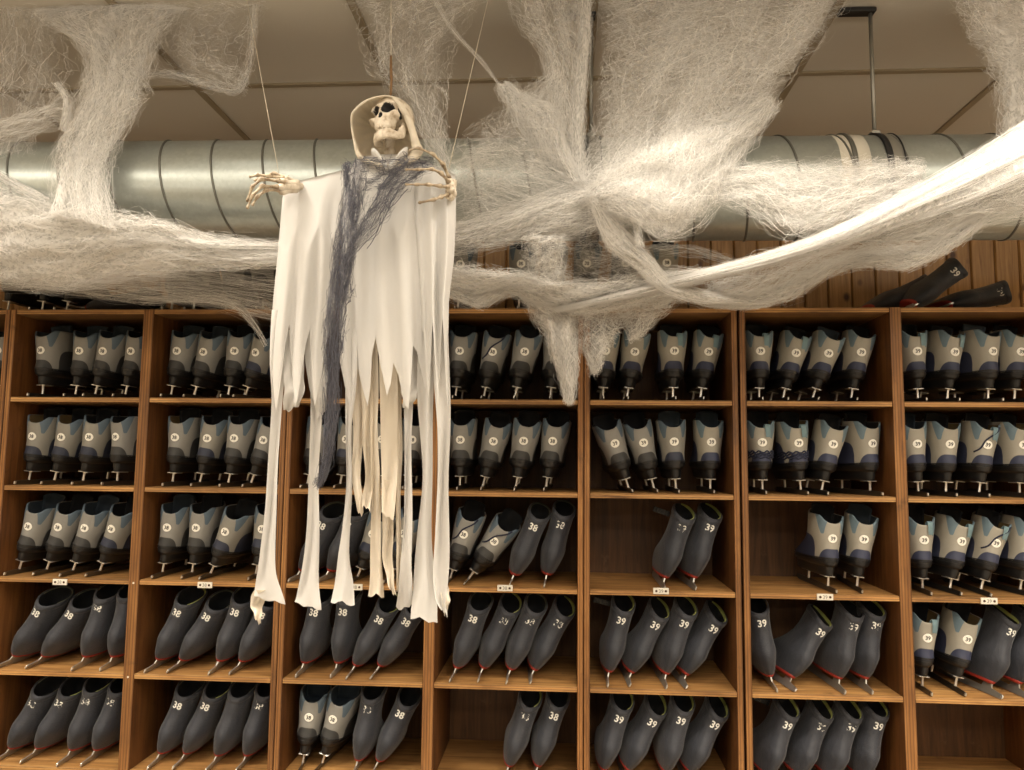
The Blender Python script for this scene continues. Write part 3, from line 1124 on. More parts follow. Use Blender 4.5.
def px_x(px, py=185):
    return at(px, py, YD - RD)[0]


band(px_x(843, 160), px_x(874, 160), RD - .001, RD + .0012, 'tape', M_tape)
band(px_x(855, 160), px_x(860, 160), RD - .001, RD + .006, 'joint_bead', M_seam, bevel=.002)
for (pa, pb, rodpx, rodpy, wh) in ((896, 909, 880, 131, 'beside the taped joint, above the lying boots'), (586, 600, 586, 135, 'behind the thick hanging web rope')):
    x0, x1 = px_x(pa), px_x(pb)
    cl = empty('pipe_hanger', ((x0 + x1) / 2, YD + .0229 * (x0 + x1) / 2, ZD))
    cl.rotation_euler.z = 0.0229
    tag(cl, 'metal pipe hanger with clamp ' + wh, 'hanger', 'duct hangers')
    xm = (x0 + x1) / 2
    for a_, b_, r_, nm, mt in ((x0, x1, RD + .003, 'clamp', M_rod), (x0 - .012, x0 + .003, RD + .006, 'rubber_edge', M_black), (x1 - .001, x1 + .003, RD + .005, 'rubber_edge', M_black)):
        ob = band(a_ - xm, b_ - xm, RD - .0005, r_, nm, mt, cl)
    MB().tube([(0, 0, RD), (0, 0, CEIL - ZD - .012)], .0055, 10).build('rod', M_rod, cl, True)
    MB().box((-.012, -.012, RD), (.012, .012, RD + .022), .002).build('clamp_nut', M_rod, cl)
    MB().box((-.085, -.016, CEIL - ZD - .016), (.012, .016, CEIL - ZD - .004), .002).build('ceiling_bracket', M_black, cl)

# ------------------------------------------------------------------ cobwebs
def web_fibre_mat(name, c, tr=0.45):
    k = N(name)
    k.t.nodes.remove(k.p)
    d = k.n('ShaderNodeBsdfDiffuse')
    d.inputs[0].default_value = c
    t = k.n('ShaderNodeBsdfTranslucent')
    t.inputs[0].default_value = c
    mx = k.n('ShaderNodeMixShader')
    mx.inputs[0].default_value = tr
    k.t.links.new(d.outputs[0], mx.inputs[1])
    k.t.links.new(t.outputs[0], mx.inputs[2])
    k.t.links.new(mx.outputs[0], k.out.inputs[0])
    return k, mx


M_fib = web_fibre_mat('web_fibre', (.94, .93, .91, 1))[0].m
M_gfib = web_fibre_mat('grey_fibre', hexc(120, 120, 128))[0].m


def web_sheet_mat(name, c):
    k, mx = web_fibre_mat(name, c)
    uv = k.coord('UV')
    at_ = k.n('ShaderNodeAttribute', attribute_name='dens')
    n1 = k.noise(uv, 5.0, 6, 0.72, (7.0, 1.4, 1), 1.2)
    n2 = k.noise(uv, 16.0, 5, 0.7, (2.2, 1.4, 1), 2.2)
    w1 = k.ramp(n1, [(0.40, 0.06), (0.65, 1.0)])
    w2 = k.ramp(n2, [(0.38, 0.15), (0.62, 1.0)])
    w = k.math('MULTIPLY', k.math('MULTIPLY', w1, w2), 1.05)
    al = k.math('MULTIPLY', k.math('ADD', w, 0.15), at_.outputs['Fac'], True)
    al = k.math('MINIMUM', al, 0.9)
    tr = k.n('ShaderNodeBsdfTransparent')
    m2 = k.n('ShaderNodeMixShader')
    k.set(m2, 0, al)
    k.t.links.new(tr.outputs[0], m2.inputs[1])
    k.t.links.new(mx.outputs[0], m2.inputs[2])
    k.t.links.new(m2.outputs[0], k.out.inputs[0])
    return k.m


M_sheet = web_sheet_mat('web_sheet', (.94, .93, .91, 1))
M_gsheet = web_sheet_mat('grey_gauze', hexc(116, 117, 128))
n_web = [0]


def tubes3(P, rad):
    n, K, _ = P.shape
    T = np.gradient(P, axis=1)
    T /= np.linalg.norm(T, axis=2, keepdims=True) + 1e-9
    ref = np.array([0.31, 0.87, 0.22])
    A = np.cross(T, ref)
    A /= np.linalg.norm(A, axis=2, keepdims=True) + 1e-9
    B = np.cross(T, A)
    V = np.stack([P + rad * (math.cos(a) * A + math.sin(a) * B) for a in (0, 2 * PI / 3, 4 * PI / 3)], 2)
    V = V.reshape(-1, 3)
    base = (np.arange(n)[:, None] * K + np.arange(K - 1)[None]).ravel() * 3
    q = []
    for j in range(3):
        j2 = (j + 1) % 3
        q.append(np.stack([base + j, base + j2, base + 3 + j2, base + 3 + j], -1))
    return V, np.concatenate(q)


def web(label, L, R, dens=0.8, nf=700, rad=.00015, bulge=.02, ripple=.010, amp=.010, curl=0.0, ends=(1, 1), tlen=(.2, .7), layers=2, efade=.22, mats=None, name='cobweb', parent=None,
        spread=1.0, clump=.05, holes=.35, seed=None, cat='cobweb', cross=.25):
    """a stretched swath of fibre between two edge lines L and R of (px, py, Y): sheets of uneven
    thickness along with loose fibres that run with the stretch"""
    n_web[0] += 1
    rng = np.random.default_rng(seed if seed is not None else 40 + n_web[0])
    ms, mf = mats or (M_sheet, M_fib)
    Lw = np.array([at(*p) for p in L])
    Rw = np.array([at(*p) for p in R])
    if len(Rw) != len(Lw):
        Rw = crom(Rw, np.linspace(0, 1, len(Lw)))
    fr = rng.uniform(0.6, 2.4, (6, 2))
    phs = rng.uniform(0, 2 * PI, 6)
    phc = rng.uniform(0, 2 * PI, 4)

    def S(u, t, lay=0.0):
        a, b = crom(Lw, t), crom(Rw, t)
        w = np.linalg.norm(b - a, axis=-1)
        p = a + (b - a) * u[..., None]
        d = bulge * np.sin(PI * np.clip(u, 0, 1)) * np.sin(PI * np.clip(t, 0, 1)) ** .5
        rp = 0
        for k in range(6):
            rp = rp + np.sin(2 * PI * (fr[k, 0] * u * 1.6 + fr[k, 1] * t * 2 + lay * .13 * k) + phs[k]) / 6
        d = d - rp * ripple * 2 * np.clip(w / .08, .25, 1)
        p[..., 1] -= d + lay * .008
        p[..., 2] += rp * ripple * .8
        p[..., 2] = np.minimum(p[..., 2], CEIL - .008)
        return p

    def hole(u, t):
        h = 0
        for k in range(4):
            h = h + np.sin(2 * PI * ((1.3 + k * .9) * u + (1.1 + 1.3 * k) * t * (1 if k % 2 else -1)) + phc[k])
        return h / 4
    # sheets
    nt, nu = 40, 18
    lenw = np.linalg.norm(np.diff((Lw + Rw) / 2, axis=0), axis=1).sum()
    wid = np.linalg.norm(Lw - Rw, axis=1).mean()
    VV, FF, UV, DD = [], [], [], []
    for l in range(layers):
        t, u = np.meshgrid(np.linspace(0, 1, nt), np.linspace(0, 1, nu), indexing='ij')
        jag = .05 * np.sin(9 * PI * t + phc[0] + l) + .03 * np.sin(23 * PI * t + phc[1] + 2 * l)
        uu = .5 + (u - .5) * (1 + jag)
        p = S(uu, t, l - (layers - 1) / 2)
        d = np.clip(np.minimum(u, 1 - u) / efade, 0, 1) ** .8
        e = np.ones_like(t)
        if ends[0] < 1:
            e *= np.clip(t / .2, 0, 1) * (1 - ends[0]) + ends[0]
        if ends[1] < 1:
            e *= np.clip((1 - t) / .2, 0, 1) * (1 - ends[1]) + ends[1]
        d = d * e * dens * np.clip(1 - holes * 1.2 * np.clip(hole(u, t) + .1, 0, 1), 0, 1)
        FF.append(grid_faces(nt, nu) + sum(len(v) for v in VV))
        VV.append(p.reshape(-1, 3))
        UV.append(np.stack([u * wid * 1.0 + 3.7 * l + n_web[0], t * lenw], -1).reshape(-1, 2))
        DD.append(d.ravel())
    me = me_from('sheet', np.concatenate(VV), np.concatenate(FF), [ms], uv=np.concatenate(UV))
    at_ = me.attributes.new('dens', 'FLOAT', 'POINT')
    at_.data.foreach_set('value', np.concatenate(DD).astype(np.float32))
    root = link(name, me, parent)
    if label:
        tag(root, label, cat, 'stretched cobweb decorations' if cat == 'cobweb' else None)
    # fibres
    K = 16
    s = np.linspace(-.5, .5, K)[None]
    nf = int(nf * .6)
    nn = int(nf * 1.6)
    u0, t0 = rng.random((nn, 1)), rng.random((nn, 1))
    keep = (hole(u0, t0)[:, 0] * holes * 2 + rng.random(nn) * .9 < .62)
    u0, t0 = u0[keep][:nf], t0[keep][:nf]
    nn = len(u0)
    u0 = np.clip(.5 + (u0 - .5) * spread, 0, 1)
    u0 = u0 + clump * np.sin(2 * PI * (3.3 * u0 + .7 * t0) + phc[2]) + clump * .6 * np.sin(2 * PI * 8.1 * u0 + phc[3])
    ln = rng.uniform(*tlen, (nn, 1))
    dirn = np.where(rng.random((nn, 1)) < cross, rng.normal(0, .45, (nn, 1)), rng.normal(0, .08, (nn, 1)))
    t = np.clip(t0 + s * ln, 0, 1)
    f1, f2 = rng.uniform(.5, 1.6, (nn, 1)), rng.uniform(1.5, 4, (nn, 1))
    p1, p2 = rng.uniform(0, 2 * PI, (nn, 1)), rng.uniform(0, 2 * PI, (nn, 1))
    u = u0 + dirn * s + .04 * np.sin(2 * PI * f1 * s + p1) + .018 * np.sin(2 * PI * f2 * s + p2)
    if curl > 0:
        cm = rng.random((nn, 1)) < .5
        u = np.where(cm, u + curl * .16 * np.sin(2 * PI * (f2 + 1) * s * 1.4 + p2), u)
        t = np.where(cm, np.clip(t0 + s * ln * .5 + curl * .05 * np.cos(2 * PI * (f2 + 1) * s * 1.4 + p1), 0, 1), t)
    u = np.clip(u, -.06, 1.06)
    P = S(u, t, 0.0)
    dv = rng.normal(0, 1, (nn, 1, 3))
    dv2 = rng.normal(0, 1, (nn, 1, 3))
    P = P + amp * (.8 * dv * np.sin(2 * PI * f1 * s + p2)[..., None] + .35 * dv2 * np.sin(2 * PI * f2 * s + p1)[..., None]) + rng.normal(0, amp * .6, (nn, 1, 3)) * np.array([.5, 1.4, .5])
    P[..., 2] = np.minimum(P[..., 2], CEIL - .008)
    th_ = np.where(rng.random((nn, 1, 1)) < .12, 2.8, 1.0) * rng.uniform(.7, 1.3, (nn, 1, 1))
    V, q = tubes3(P, rad * th_)
    fo = link('fibre', me_from('fibre', V, q, [mf], smooth=False), root)
    fo['kind'] = 'stuff'
    return root


YA = atz(520, -6, CEIL)[1]     # ceiling fixing line
# left column of web from the ceiling down over the duct
web('tall white cobweb column hanging from ceiling over the duct at far left',
    [(42, -6, YA), (48, 20, YA), (80, 45, -.52), (86, 80, -.56), (72, 120, -.6), (58, 160, -.62), (52, 212, -.64)],
    [(182, -6, YA), (166, 25, YA), (148, 70, -.54), (143, 100, -.58), (120, 140, -.6), (108, 175, -.62), (112, 228, -.64)],
    dens=1.15, nf=2600, curl=.5, amp=.008, tlen=(.15, .5), efade=.22)
web('faint cobweb veil on the ceiling at the far left corner',
    [(-30, -8, YA), (-30, 60, -.5), (-25, 110, -.52), (-20, 165, -.55)], [(60, -8, YA), (62, 45, -.5), (58, 95, -.53), (30, 150, -.56)],
    dens=.28, nf=420, curl=.2, tlen=(.3, .8))
web('fan of thin web strands pulled sideways from the twisted knot',
    [(68, 92, -.57), (40, 108, -.56), (10, 118, -.55), (-25, 124, -.55)], [(66, 128, -.58), (40, 134, -.57), (10, 142, -.56), (-25, 150, -.56)],
    dens=.22, nf=240, tlen=(.6, 1.2), amp=.006, holes=.1)
web('short twisted white web knot above the left end of duct',
    [(52, 84, -.575), (60, 92, -.58), (65, 104, -.585), (60, 130, -.60)], [(60, 82, -.575), (68, 92, -.58), (71, 106, -.585), (68, 132, -.60)],
    dens=1.1, nf=160, amp=.003, tlen=(.4, 1), bulge=.01, ripple=.002)
web('thin sagging cobweb loop under the ceiling beside the left column',
    [(150, -6, YA), (150, 40, -.46), (168, 74, -.44), (205, 84, -.42), (236, 92, -.42)], [(262, -6, YA), (254, 30, -.44), (250, 60, -.43), (250, 74, -.42), (244, 88, -.42)],
    dens=.30, nf=420, curl=.3, efade=.5, tlen=(.2, .6))
web('bright lower rim strand of the sagging cobweb loop',
    [(140, 70, -.46), (180, 72, -.44), (212, 82, -.43), (238, 86, -.42), (247, 60, -.43), (254, -6, YA)], [(142, 78, -.46), (178, 80, -.44), (208, 90, -.43), (240, 94, -.42), (252, 64, -.43), (262, -6, YA)],
    dens=.5, nf=200, amp=.004, curl=.4, tlen=(.15, .4), bulge=.004, ripple=.003)
# lower left mass and band
web('dense cobweb mass sagging under the left end of duct',
    [(-130, 150, -.64), (-30, 176, -.64), (0, 190, -.62), (45, 200, -.64), (90, 208, -.64), (130, 214, -.64), (170, 222, -.62), (215, 238, -.6), (290, 243, -.58)],
    [(-130, 250, -.56), (-30, 270, -.5), (0, 278, -.5), (30, 284, -.48), (75, 284, -.48), (125, 276, -.5), (170, 272, -.52), (215, 268, -.54), (290, 266, -.56)],
    dens=1.7, nf=3000, curl=.45, amp=.010, tlen=(.1, .4), efade=.16, holes=0.25)
web('smoky thin cobweb streaks over the cabinet top at left',
    [(-10, 268, -.3), (60, 276, -.26), (130, 270, -.22), (200, 270, -.2), (285, 280, -.2)], [(-10, 288, -.2), (60, 292, -.16), (130, 300, -.12), (200, 306, -.08), (285, 325, -.05)],
    dens=.30, nf=700, tlen=(.3, .9), amp=.008, holes=.2)
web('curved grey cobweb strand dropping across the second bay top',
    [(140, 298, -.12), (190, 294, -.12), (230, 298, -.1), (255, 318, -.06), (268, 345, -.05)], [(142, 304, -.12), (190, 301, -.12), (228, 306, -.1), (250, 326, -.06), (264, 345, -.05)],
    dens=.35, nf=120, amp=.004, tlen=(.3, .8), bulge=.004, ripple=.004)
web('tight web strand at the far left crossing the duct face',
    [(-20, 160, -.57), (15, 180, -.58), (48, 197, -.6)], [(-20, 170, -.57), (15, 191, -.58), (46, 208, -.6)], dens=.8, nf=140, amp=.003, tlen=(.5, 1.1), bulge=.004, ripple=.002)
# veil behind the skull
web('thin pointed cobweb veil behind the skull hood',
    [(352, -6, YA), (365, 30, -.48), (372, 70, -.5), (400, 110, -.53), (430, 150, -.56), (446, 178, -.58)], [(486, -6, YA), (462, 25, -.48), (448, 60, -.5), (445, 100, -.53), (446, 140, -.56), (452, 178, -.58)],
    dens=.36, nf=620, curl=.35, tlen=(.15, .5), efade=.3)
web('fine crossing web threads under the ceiling beside the cord',
    [(428, -6, YA), (450, 30, -.5), (480, 62, -.54), (502, 92, -.58)], [(436, -6, YA), (454, 28, -.5), (484, 60, -.54), (506, 90, -.58)], dens=.3, nf=40, amp=.002, tlen=(.6, 1.2), bulge=0, ripple=.001)
# centre
web('narrow white cobweb sheet falling from ceiling to the central knot',
    [(507, -6, YA), (522, 26, -.5), (540, 50, -.53), (550, 95, -.56), (565, 140, -.60), (572, 186, -.63)], [(592, -6, YA), (590, 40, -.5), (585, 80, -.54), (583, 120, -.57), (584, 160, -.60), (588, 190, -.63)],
    dens=.62, nf=1000, curl=.25, tlen=(.2, .6), efade=.2)
web('thick white web rope along the edge of the narrow sheet',
    [(577, -6, YA), (578, 40, -.51), (573, 90, -.56), (571, 140, -.60), (570, 180, -.64)], [(592, -6, YA), (591, 40, -.51), (586, 90, -.56), (584, 140, -.60), (590, 184, -.64)],
    dens=1.2, nf=900, amp=.005, curl=.35, tlen=(.1, .35), bulge=.012, ripple=.004)
web('knotted cobweb fringe with curly loops above the central knot',
    [(498, 86, -.60), (512, 110, -.61), (532, 140, -.62), (556, 170, -.63), (578, 188, -.64)], [(512, 84, -.60), (530, 98, -.61), (558, 112, -.62), (566, 145, -.63), (584, 182, -.64)],
    dens=.65, nf=1200, curl=1.0, amp=.007, tlen=(.15, .5), efade=.2)
web('faint triangular cobweb spread across the shiny duct',
    [(556, 66, -.56), (520, 98, -.57), (480, 130, -.58), (448, 168, -.60), (452, 226, -.6)], [(566, 90, -.58), (556, 130, -.6), (560, 165, -.62), (566, 185, -.63), (578, 200, -.63)],
    dens=.36, nf=1100, curl=.6, tlen=(.1, .35), efade=.3, cross=.7)
web('great cobweb sheet spreading from ceiling to the central knot',
    [(612, -6, YA), (616, 40, -.5), (610, 90, -.54), (600, 140, -.60), (588, 178, -.66), (596, 200, -.66)], [(838, -6, YA), (812, 40, -.5), (772, 90, -.53), (738, 140, -.58), (706, 195, -.62), (672, 228, -.64)],
    dens=0.55, nf=4200, curl=.45, tlen=(.12, .5), efade=.10, bulge=.05)
web('heavy bright cobweb fold under the great sheet',
    [(764, 98, -.56), (720, 120, -.62), (680, 130, -.67), (640, 150, -.7), (600, 178, -.7), (585, 196, -.68)], [(780, 108, -.55), (742, 158, -.6), (712, 208, -.63), (672, 236, -.66), (630, 220, -.68), (590, 206, -.68)],
    dens=.72, nf=2000, curl=.5, tlen=(.1, .4), efade=.15, bulge=.03)
web('small curly web tassel dangling from the great sheet hem',
    [(630, 200, -.67), (632, 218, -.66), (634, 232, -.66), (636, 246, -.66)], [(646, 200, -.67), (642, 218, -.66), (642, 232, -.66), (645, 246, -.66)], dens=.6, nf=160, curl=1, amp=.004, bulge=.005)
web('wide smoky cobweb band from the ghost sleeve to the central knot',
    [(440, 230, -.60), (490, 216, -.62), (540, 196, -.64), (590, 184, -.66), (640, 190, -.66), (690, 196, -.64)], [(440, 256, -.56), (490, 248, -.58), (540, 240, -.60), (590, 232, -.62), (640, 222, -.64), (690, 212, -.63)],
    dens=1.0, nf=1900, curl=.15, tlen=(.2, .6), efade=.3)
web('lower cobweb band sagging from the ghost to the crossing ropes',
    [(440, 264, -0.620), (480, 270, -0.620), (520, 275, -0.600), (560, 281, -0.580), (600, 283, -0.560), (640, 275, -0.570), (700, 270, -0.580)],
    [(440, 290, -0.520), (475, 304, -0.480), (520, 292, -0.480), (560, 316, -0.440), (610, 312, -0.440), (650, 300, -0.480), (700, 282, -0.520)],
    dens=1.5, nf=2200, curl=.5, tlen=(.1, .4), efade=.22, holes=0.2)
web('bright curly web fringe under the lower band past the ghost',
    [(446, 284, -0.550), (476, 296, -0.530), (505, 282, -0.530), (540, 292, -0.510), (580, 296, -0.500), (620, 292, -0.510), (660, 282, -0.540)],
    [(446, 294, -0.540), (480, 308, -0.510), (508, 294, -0.510), (542, 306, -0.490), (582, 312, -0.480), (622, 306, -0.490), (664, 292, -0.530)],
    dens=.8, nf=1200, curl=1.0, amp=.006, tlen=(.05, .16), efade=.3, bulge=.012, ripple=.006)
web('pair of frayed web pillars joining the upper and lower bands',
    [(524, 236, -0.640), (526, 260, -0.600), (520, 290, -0.560)], [(566, 236, -0.640), (566, 260, -0.600), (572, 290, -0.560)], dens=.5, nf=420, curl=.8, holes=.6, amp=.006, efade=.2)
web('thin cobweb haze before the wall boards under the duct bracket',
    [(562, 238, -.45), (560, 262, -.42), (556, 285, -.4)], [(640, 240, -.45), (650, 262, -.42), (660, 285, -.4)], dens=.26, nf=320, curl=.4, efade=.3)
web('long pointed web tail hanging in front of the fourth bay',
    [(518, 290, -0.470), (536, 318, -0.450), (550, 348, -0.430), (560, 378, -0.410), (566, 402, -0.400)], [(560, 296, -0.470), (574, 320, -0.450), (576, 350, -0.430), (576, 378, -0.410), (572, 402, -0.400)],
    dens=1.3, nf=1300, curl=.9, amp=.006, tlen=(.15, .5), ends=(1, .4), efade=.25)
web('thin grey web tail hanging before the upright post',
    [(566, 300, -0.440), (574, 330, -0.420), (584, 352, -0.400), (592, 372, -0.380)], [(628, 300, -0.440), (618, 330, -0.420), (606, 352, -0.400), (598, 372, -0.380)],
    dens=0.5, nf=560, curl=.9, amp=.007, ends=(1, .3), efade=.3)
web('ragged cobweb fringe over the narrow cabinet top row',
    [(610, 296, -0.460), (622, 318, -0.420), (630, 340, -0.400)], [(690, 290, -0.480), (664, 312, -0.420), (642, 336, -0.400)],
    dens=.45, nf=560, curl=1, amp=.007, ends=(1, .3), efade=.3)
web('stretched web rope descending from the central knot to the cabinet top',
    [(594, 196, -.70), (628, 232, -.64), (652, 258, -.6), (672, 280, -.56), (708, 292, -.5), (748, 298, -.46)], [(590, 200, -.70), (606, 246, -.64), (634, 268, -.6), (664, 294, -.56), (704, 303, -.5), (750, 305, -.46)],
    dens=.95, nf=900, amp=.004, tlen=(.3, 1.0), bulge=.015, ripple=.004, cross=.05)
# right side
web('broad flat cobweb sheet lying across the duct beside the clamp',
    [(706, 168, -.60), (760, 165, -.61), (820, 164, -.62), (880, 163, -.63), (921, 163, -.63)], [(700, 196, -.62), (745, 208, -.63), (796, 234, -.64), (860, 216, -.66), (922, 196, -.66)],
    dens=.85, nf=1600, curl=.25, tlen=(.2, .6), efade=.15)
web('tightly twisted white web rope climbing to the far right',
    [(556, 309, -.50), (610, 297, -.54), (680, 277, -.56), (760, 256, -.6), (840, 226, -.66), (910, 190, -.7), (980, 152, -.73), (1050, 108, -.75), (1140, 50, -.70), (1230, -14, YA)],
    [(556, 310, -.50), (612, 301, -.54), (680, 286, -.56), (760, 268, -.6), (840, 246, -.66), (910, 222, -.7), (980, 198, -.73), (1050, 170, -.75), (1150, 100, -.70), (1250, -10, YA)],
    dens=1.2, nf=1900, amp=.004, tlen=(.3, 1.0), bulge=.025, ripple=.005, efade=.16, cross=.06, ends=(.1, 1))
web('ragged cobweb curtain hanging under the twisted rope above pine boards',
    [(706, 284, -.5), (745, 266, -.55), (800, 250, -.6), (860, 232, -.64), (920, 212, -.68), (980, 194, -.70), (1050, 178, -.72)],
    [(716, 306, -.44), (752, 304, -.46), (790, 293, -.48), (825, 272, -.52), (860, 262, -.56), (905, 262, -.6), (945, 246, -.64), (980, 220, -.67), (1050, 210, -.68)],
    dens=.26, nf=1500, curl=.9, tlen=(.08, .35), efade=.10, cross=.8, holes=.5)
web('bright curly cobweb fringe edging the curtain above pine boards',
    [(690, 292, -.46), (735, 294, -.46), (780, 284, -.49), (822, 264, -.53), (860, 252, -.57), (905, 248, -.61), (945, 234, -.65), (980, 212, -.68)],
    [(700, 305, -.44), (745, 308, -.45), (792, 297, -.48), (828, 276, -.52), (862, 266, -.56), (908, 270, -.6), (952, 250, -.64), (984, 222, -.67)],
    dens=.85, nf=1500, curl=1.0, amp=.006, tlen=(.05, .16), efade=.3, bulge=.012, ripple=.006)
web('thick milky web skirt filling the bend of the twisted rope',
    [(880, 206, -.69), (930, 184, -.71), (985, 160, -.73), (1050, 130, -.75), (1130, 90, -.7)], [(868, 246, -.62), (930, 232, -.66), (985, 216, -.69), (1050, 206, -.70), (1140, 180, -.62)],
    dens=.75, nf=900, curl=.4, tlen=(.2, .6), efade=.25)
web('curly thick cobweb rag hanging from ceiling at the far right edge',
    [(958, -6, YA), (975, 30, -.5), (992, 60, -.52), (1000, 100, -.55), (998, 150, -.58)], [(1080, -6, YA), (1080, 30, -.5), (1075, 60, -.52), (1070, 100, -.55), (1060, 150, -.58)],
    dens=1.25, nf=1700, curl=.7, tlen=(.1, .4), efade=.14)
web('thin grey web wisps before the pine boards right of the knot',
    [(640, 246, -.4), (690, 246, -.42), (740, 262, -.44)], [(640, 256, -.4), (690, 258, -.42), (740, 268, -.44)], dens=.2, nf=90, amp=.004, tlen=(.4, 1))

# ------------------------------------------------------------------ hanging ghost
YG = -0.86


def cloth_mat(name, c, tr=.3):
    k = N(name)
    k.t.nodes.remove(k.p)
    co = k.coord()
    w = k.noise(co, 900, 2, .6)
    b = k.n('ShaderNodeBump')
    b.inputs['Strength'].default_value = .15
    b.inputs['Distance'].default_value = .001
    k.set(b, 'Height', w)
    big = k.noise(co, 9, 3, .5)
    cc = k.mix(k.math('MULTIPLY', big, .35), c, tuple(x * .9 for x in c[:3]) + (1,))
    d = k.n('ShaderNodeBsdfDiffuse')
    k.set(d, 0, cc)
    t = k.n('ShaderNodeBsdfTranslucent')
    k.set(t, 0, cc)
    k.set(d, 'Normal', b.outputs[0])
    mx = k.n('ShaderNodeMixShader')
    mx.inputs[0].default_value = tr
    k.t.links.new(d.outputs[0], mx.inputs[1])
    k.t.links.new(t.outputs[0], mx.inputs[2])
    k.t.links.new(mx.outputs[0], k.out.inputs[0])
    return k.m


M_cloth = cloth_mat('white_cloth', (.72, .71, .69, 1))
M_hood = cloth_mat('cream_hood_cloth', (.76, .69, .57, 1), .25)
M_strip = cloth_mat('cream_strip_cloth', (.78, .71, .60, 1))


def bone_mat():
    k = N('bone_plastic')
    co = k.coord()
    a = k.noise(co, 60, 4, .6)
    c = k.ramp(a, [(.3, hexc(150, 132, 108)), (.5, hexc(205, 194, 176)), (.7, hexc(222, 214, 200))])
    k.pr(Base_Color=c, Roughness=.5)
    return k.m


M_bone = bone_mat()
def aged_mat():
    k = N('aged_bone_plastic')
    a = k.noise(k.coord(), 90, 4, .6)
    k.pr(Base_Color=k.ramp(a, [(.35, hexc(112, 94, 72)), (.55, hexc(172, 156, 132)), (.72, hexc(204, 192, 172))]), Roughness=.55)
    return k.m


M_bone_aged = aged_mat()
M_bone_dark = plain('aged_bone', hexc(150, 132, 112), .6)
M_socket_and_shade = plain('socket_paint_temple_shade', hexc(20, 18, 18), .7)
M_cord = plain('white_string', hexc(206, 196, 176), .8)
M_hook = plain('brown_cord', hexc(112, 84, 54), .8)
ghost = empty('hanging_ghost', at(388, 160, YG))
tag(ghost, 'white robed skeleton ghost decoration hanging with arms spread before the duct', 'decoration')
G0 = np.array(ghost.location)


def gobj(name, V, f, mats, parent=ghost, midx=None, smooth=True, thick=0.0):
    o = link(name, me_from(name, np.asarray(V) - (G0 if parent is ghost else np.zeros(3)), f, mats, midx, smooth), parent)
    if thick:
        md = o.modifiers.new('thickness', 'SOLIDIFY')
        md.thickness = thick
    return o


def drape(name, rows, depth, topfun, hem, folds, mat=None, nth=72, nz=44, seed=1, yoff=0.0, foldamp=.06):
    """closed hanging cloth tube. rows: (py, left px, right px); topfun(px)->py of the top edge; hem(c)->py of the hem by cos"""
    rows = np.array(rows, float)
    rng = np.random.default_rng(seed)
    ph = rng.uniform(0, 2 * PI, 6)
    th = np.linspace(0, 2 * PI, nth, endpoint=False)
    c = np.cos(th)
    V = []
    for t in np.linspace(0, 1, nz):
        l0, r0 = rows[0, 1], rows[0, 2]
        ptop = np.array([topfun(x) for x in (l0 + r0) / 2 + (r0 - l0) / 2 * c])
        pb = np.array([hem(x, s) for x, s in zip(c, np.sin(th))])
        py = ptop + (pb - ptop) * t
        l = np.interp(py, rows[:, 0], rows[:, 1])
        r = np.interp(py, rows[:, 0], rows[:, 2])
        fold = sum(np.sin(k * th + ph[i] + 1.5 * t * (i - 2)) for i, k in enumerate(folds)) / len(folds)
        dd = depth * (.25 + .75 * min(1, t * 3.0)) * (1 + (foldamp * 9) * fold * min(1, .15 + t * 1.3))
        px = (l + r) / 2 + (r - l) / 2 * c * (1 + foldamp * .15 * fold)
        for k in range(nth):
            V.append(at(px[k], py[k], YG + yoff - dd[k] * math.sin(th[k])))
    f = [tuple(q) for q in grid_faces(nz, nth, True)]
    for k in range(1, nth // 2):
        f.append((k - 1, k, nth - k, (nth - k + 1) % nth))
    return gobj(name, V, f, [mat or M_cloth])


def saw(x, n, a, ph=0.0):
    y = (x * n + ph) % 1.0
    return a * (abs(y - .5) * 2) ** 1.2


robe = drape('robe', [(150, 372, 404), (160, 356, 420), (176, 346, 428), (200, 341, 430), (250, 341, 431), (300, 340, 434), (350, 339, 438), (410, 344, 440), (440, 346, 440)], .050,
             lambda x: 154 + .018 * abs(x - 388) ** 1.75, lambda c, s: 405 - saw(c * .5 + .5, 5, 62, .2) + 14 * math.sin(7 * c), (3, 5, 8, 13), seed=3, foldamp=.055)
sl_l = drape('sleeve', [(160, 298, 352), (172, 292, 354), (186, 284, 350), (200, 282, 346), (250, 278, 340), (300, 273, 336), (350, 270, 330), (420, 269, 326)], .042,
             lambda x: 184 - .32 * (x - 298), lambda c, s: 408 - saw(c * .5 + .5, 3, 85, .15) + 6 * math.sin(9 * c + 1), (2, 4, 7, 11), seed=5, yoff=.004, foldamp=.06)
sl_r = drape('sleeve', [(150, 416, 452), (170, 412, 455), (186, 412, 456), (220, 411, 456), (260, 414, 454), (300, 418, 449), (350, 420, 448), (420, 420, 449)], .040,
             lambda x: 160 + .55 * max(0, x - 425), lambda c, s: 400 - saw(c * .5 + .5, 3, 80, .6) + 8 * math.sin(8 * c), (2, 4, 7, 9), seed=8, yoff=-.012, foldamp=.07)


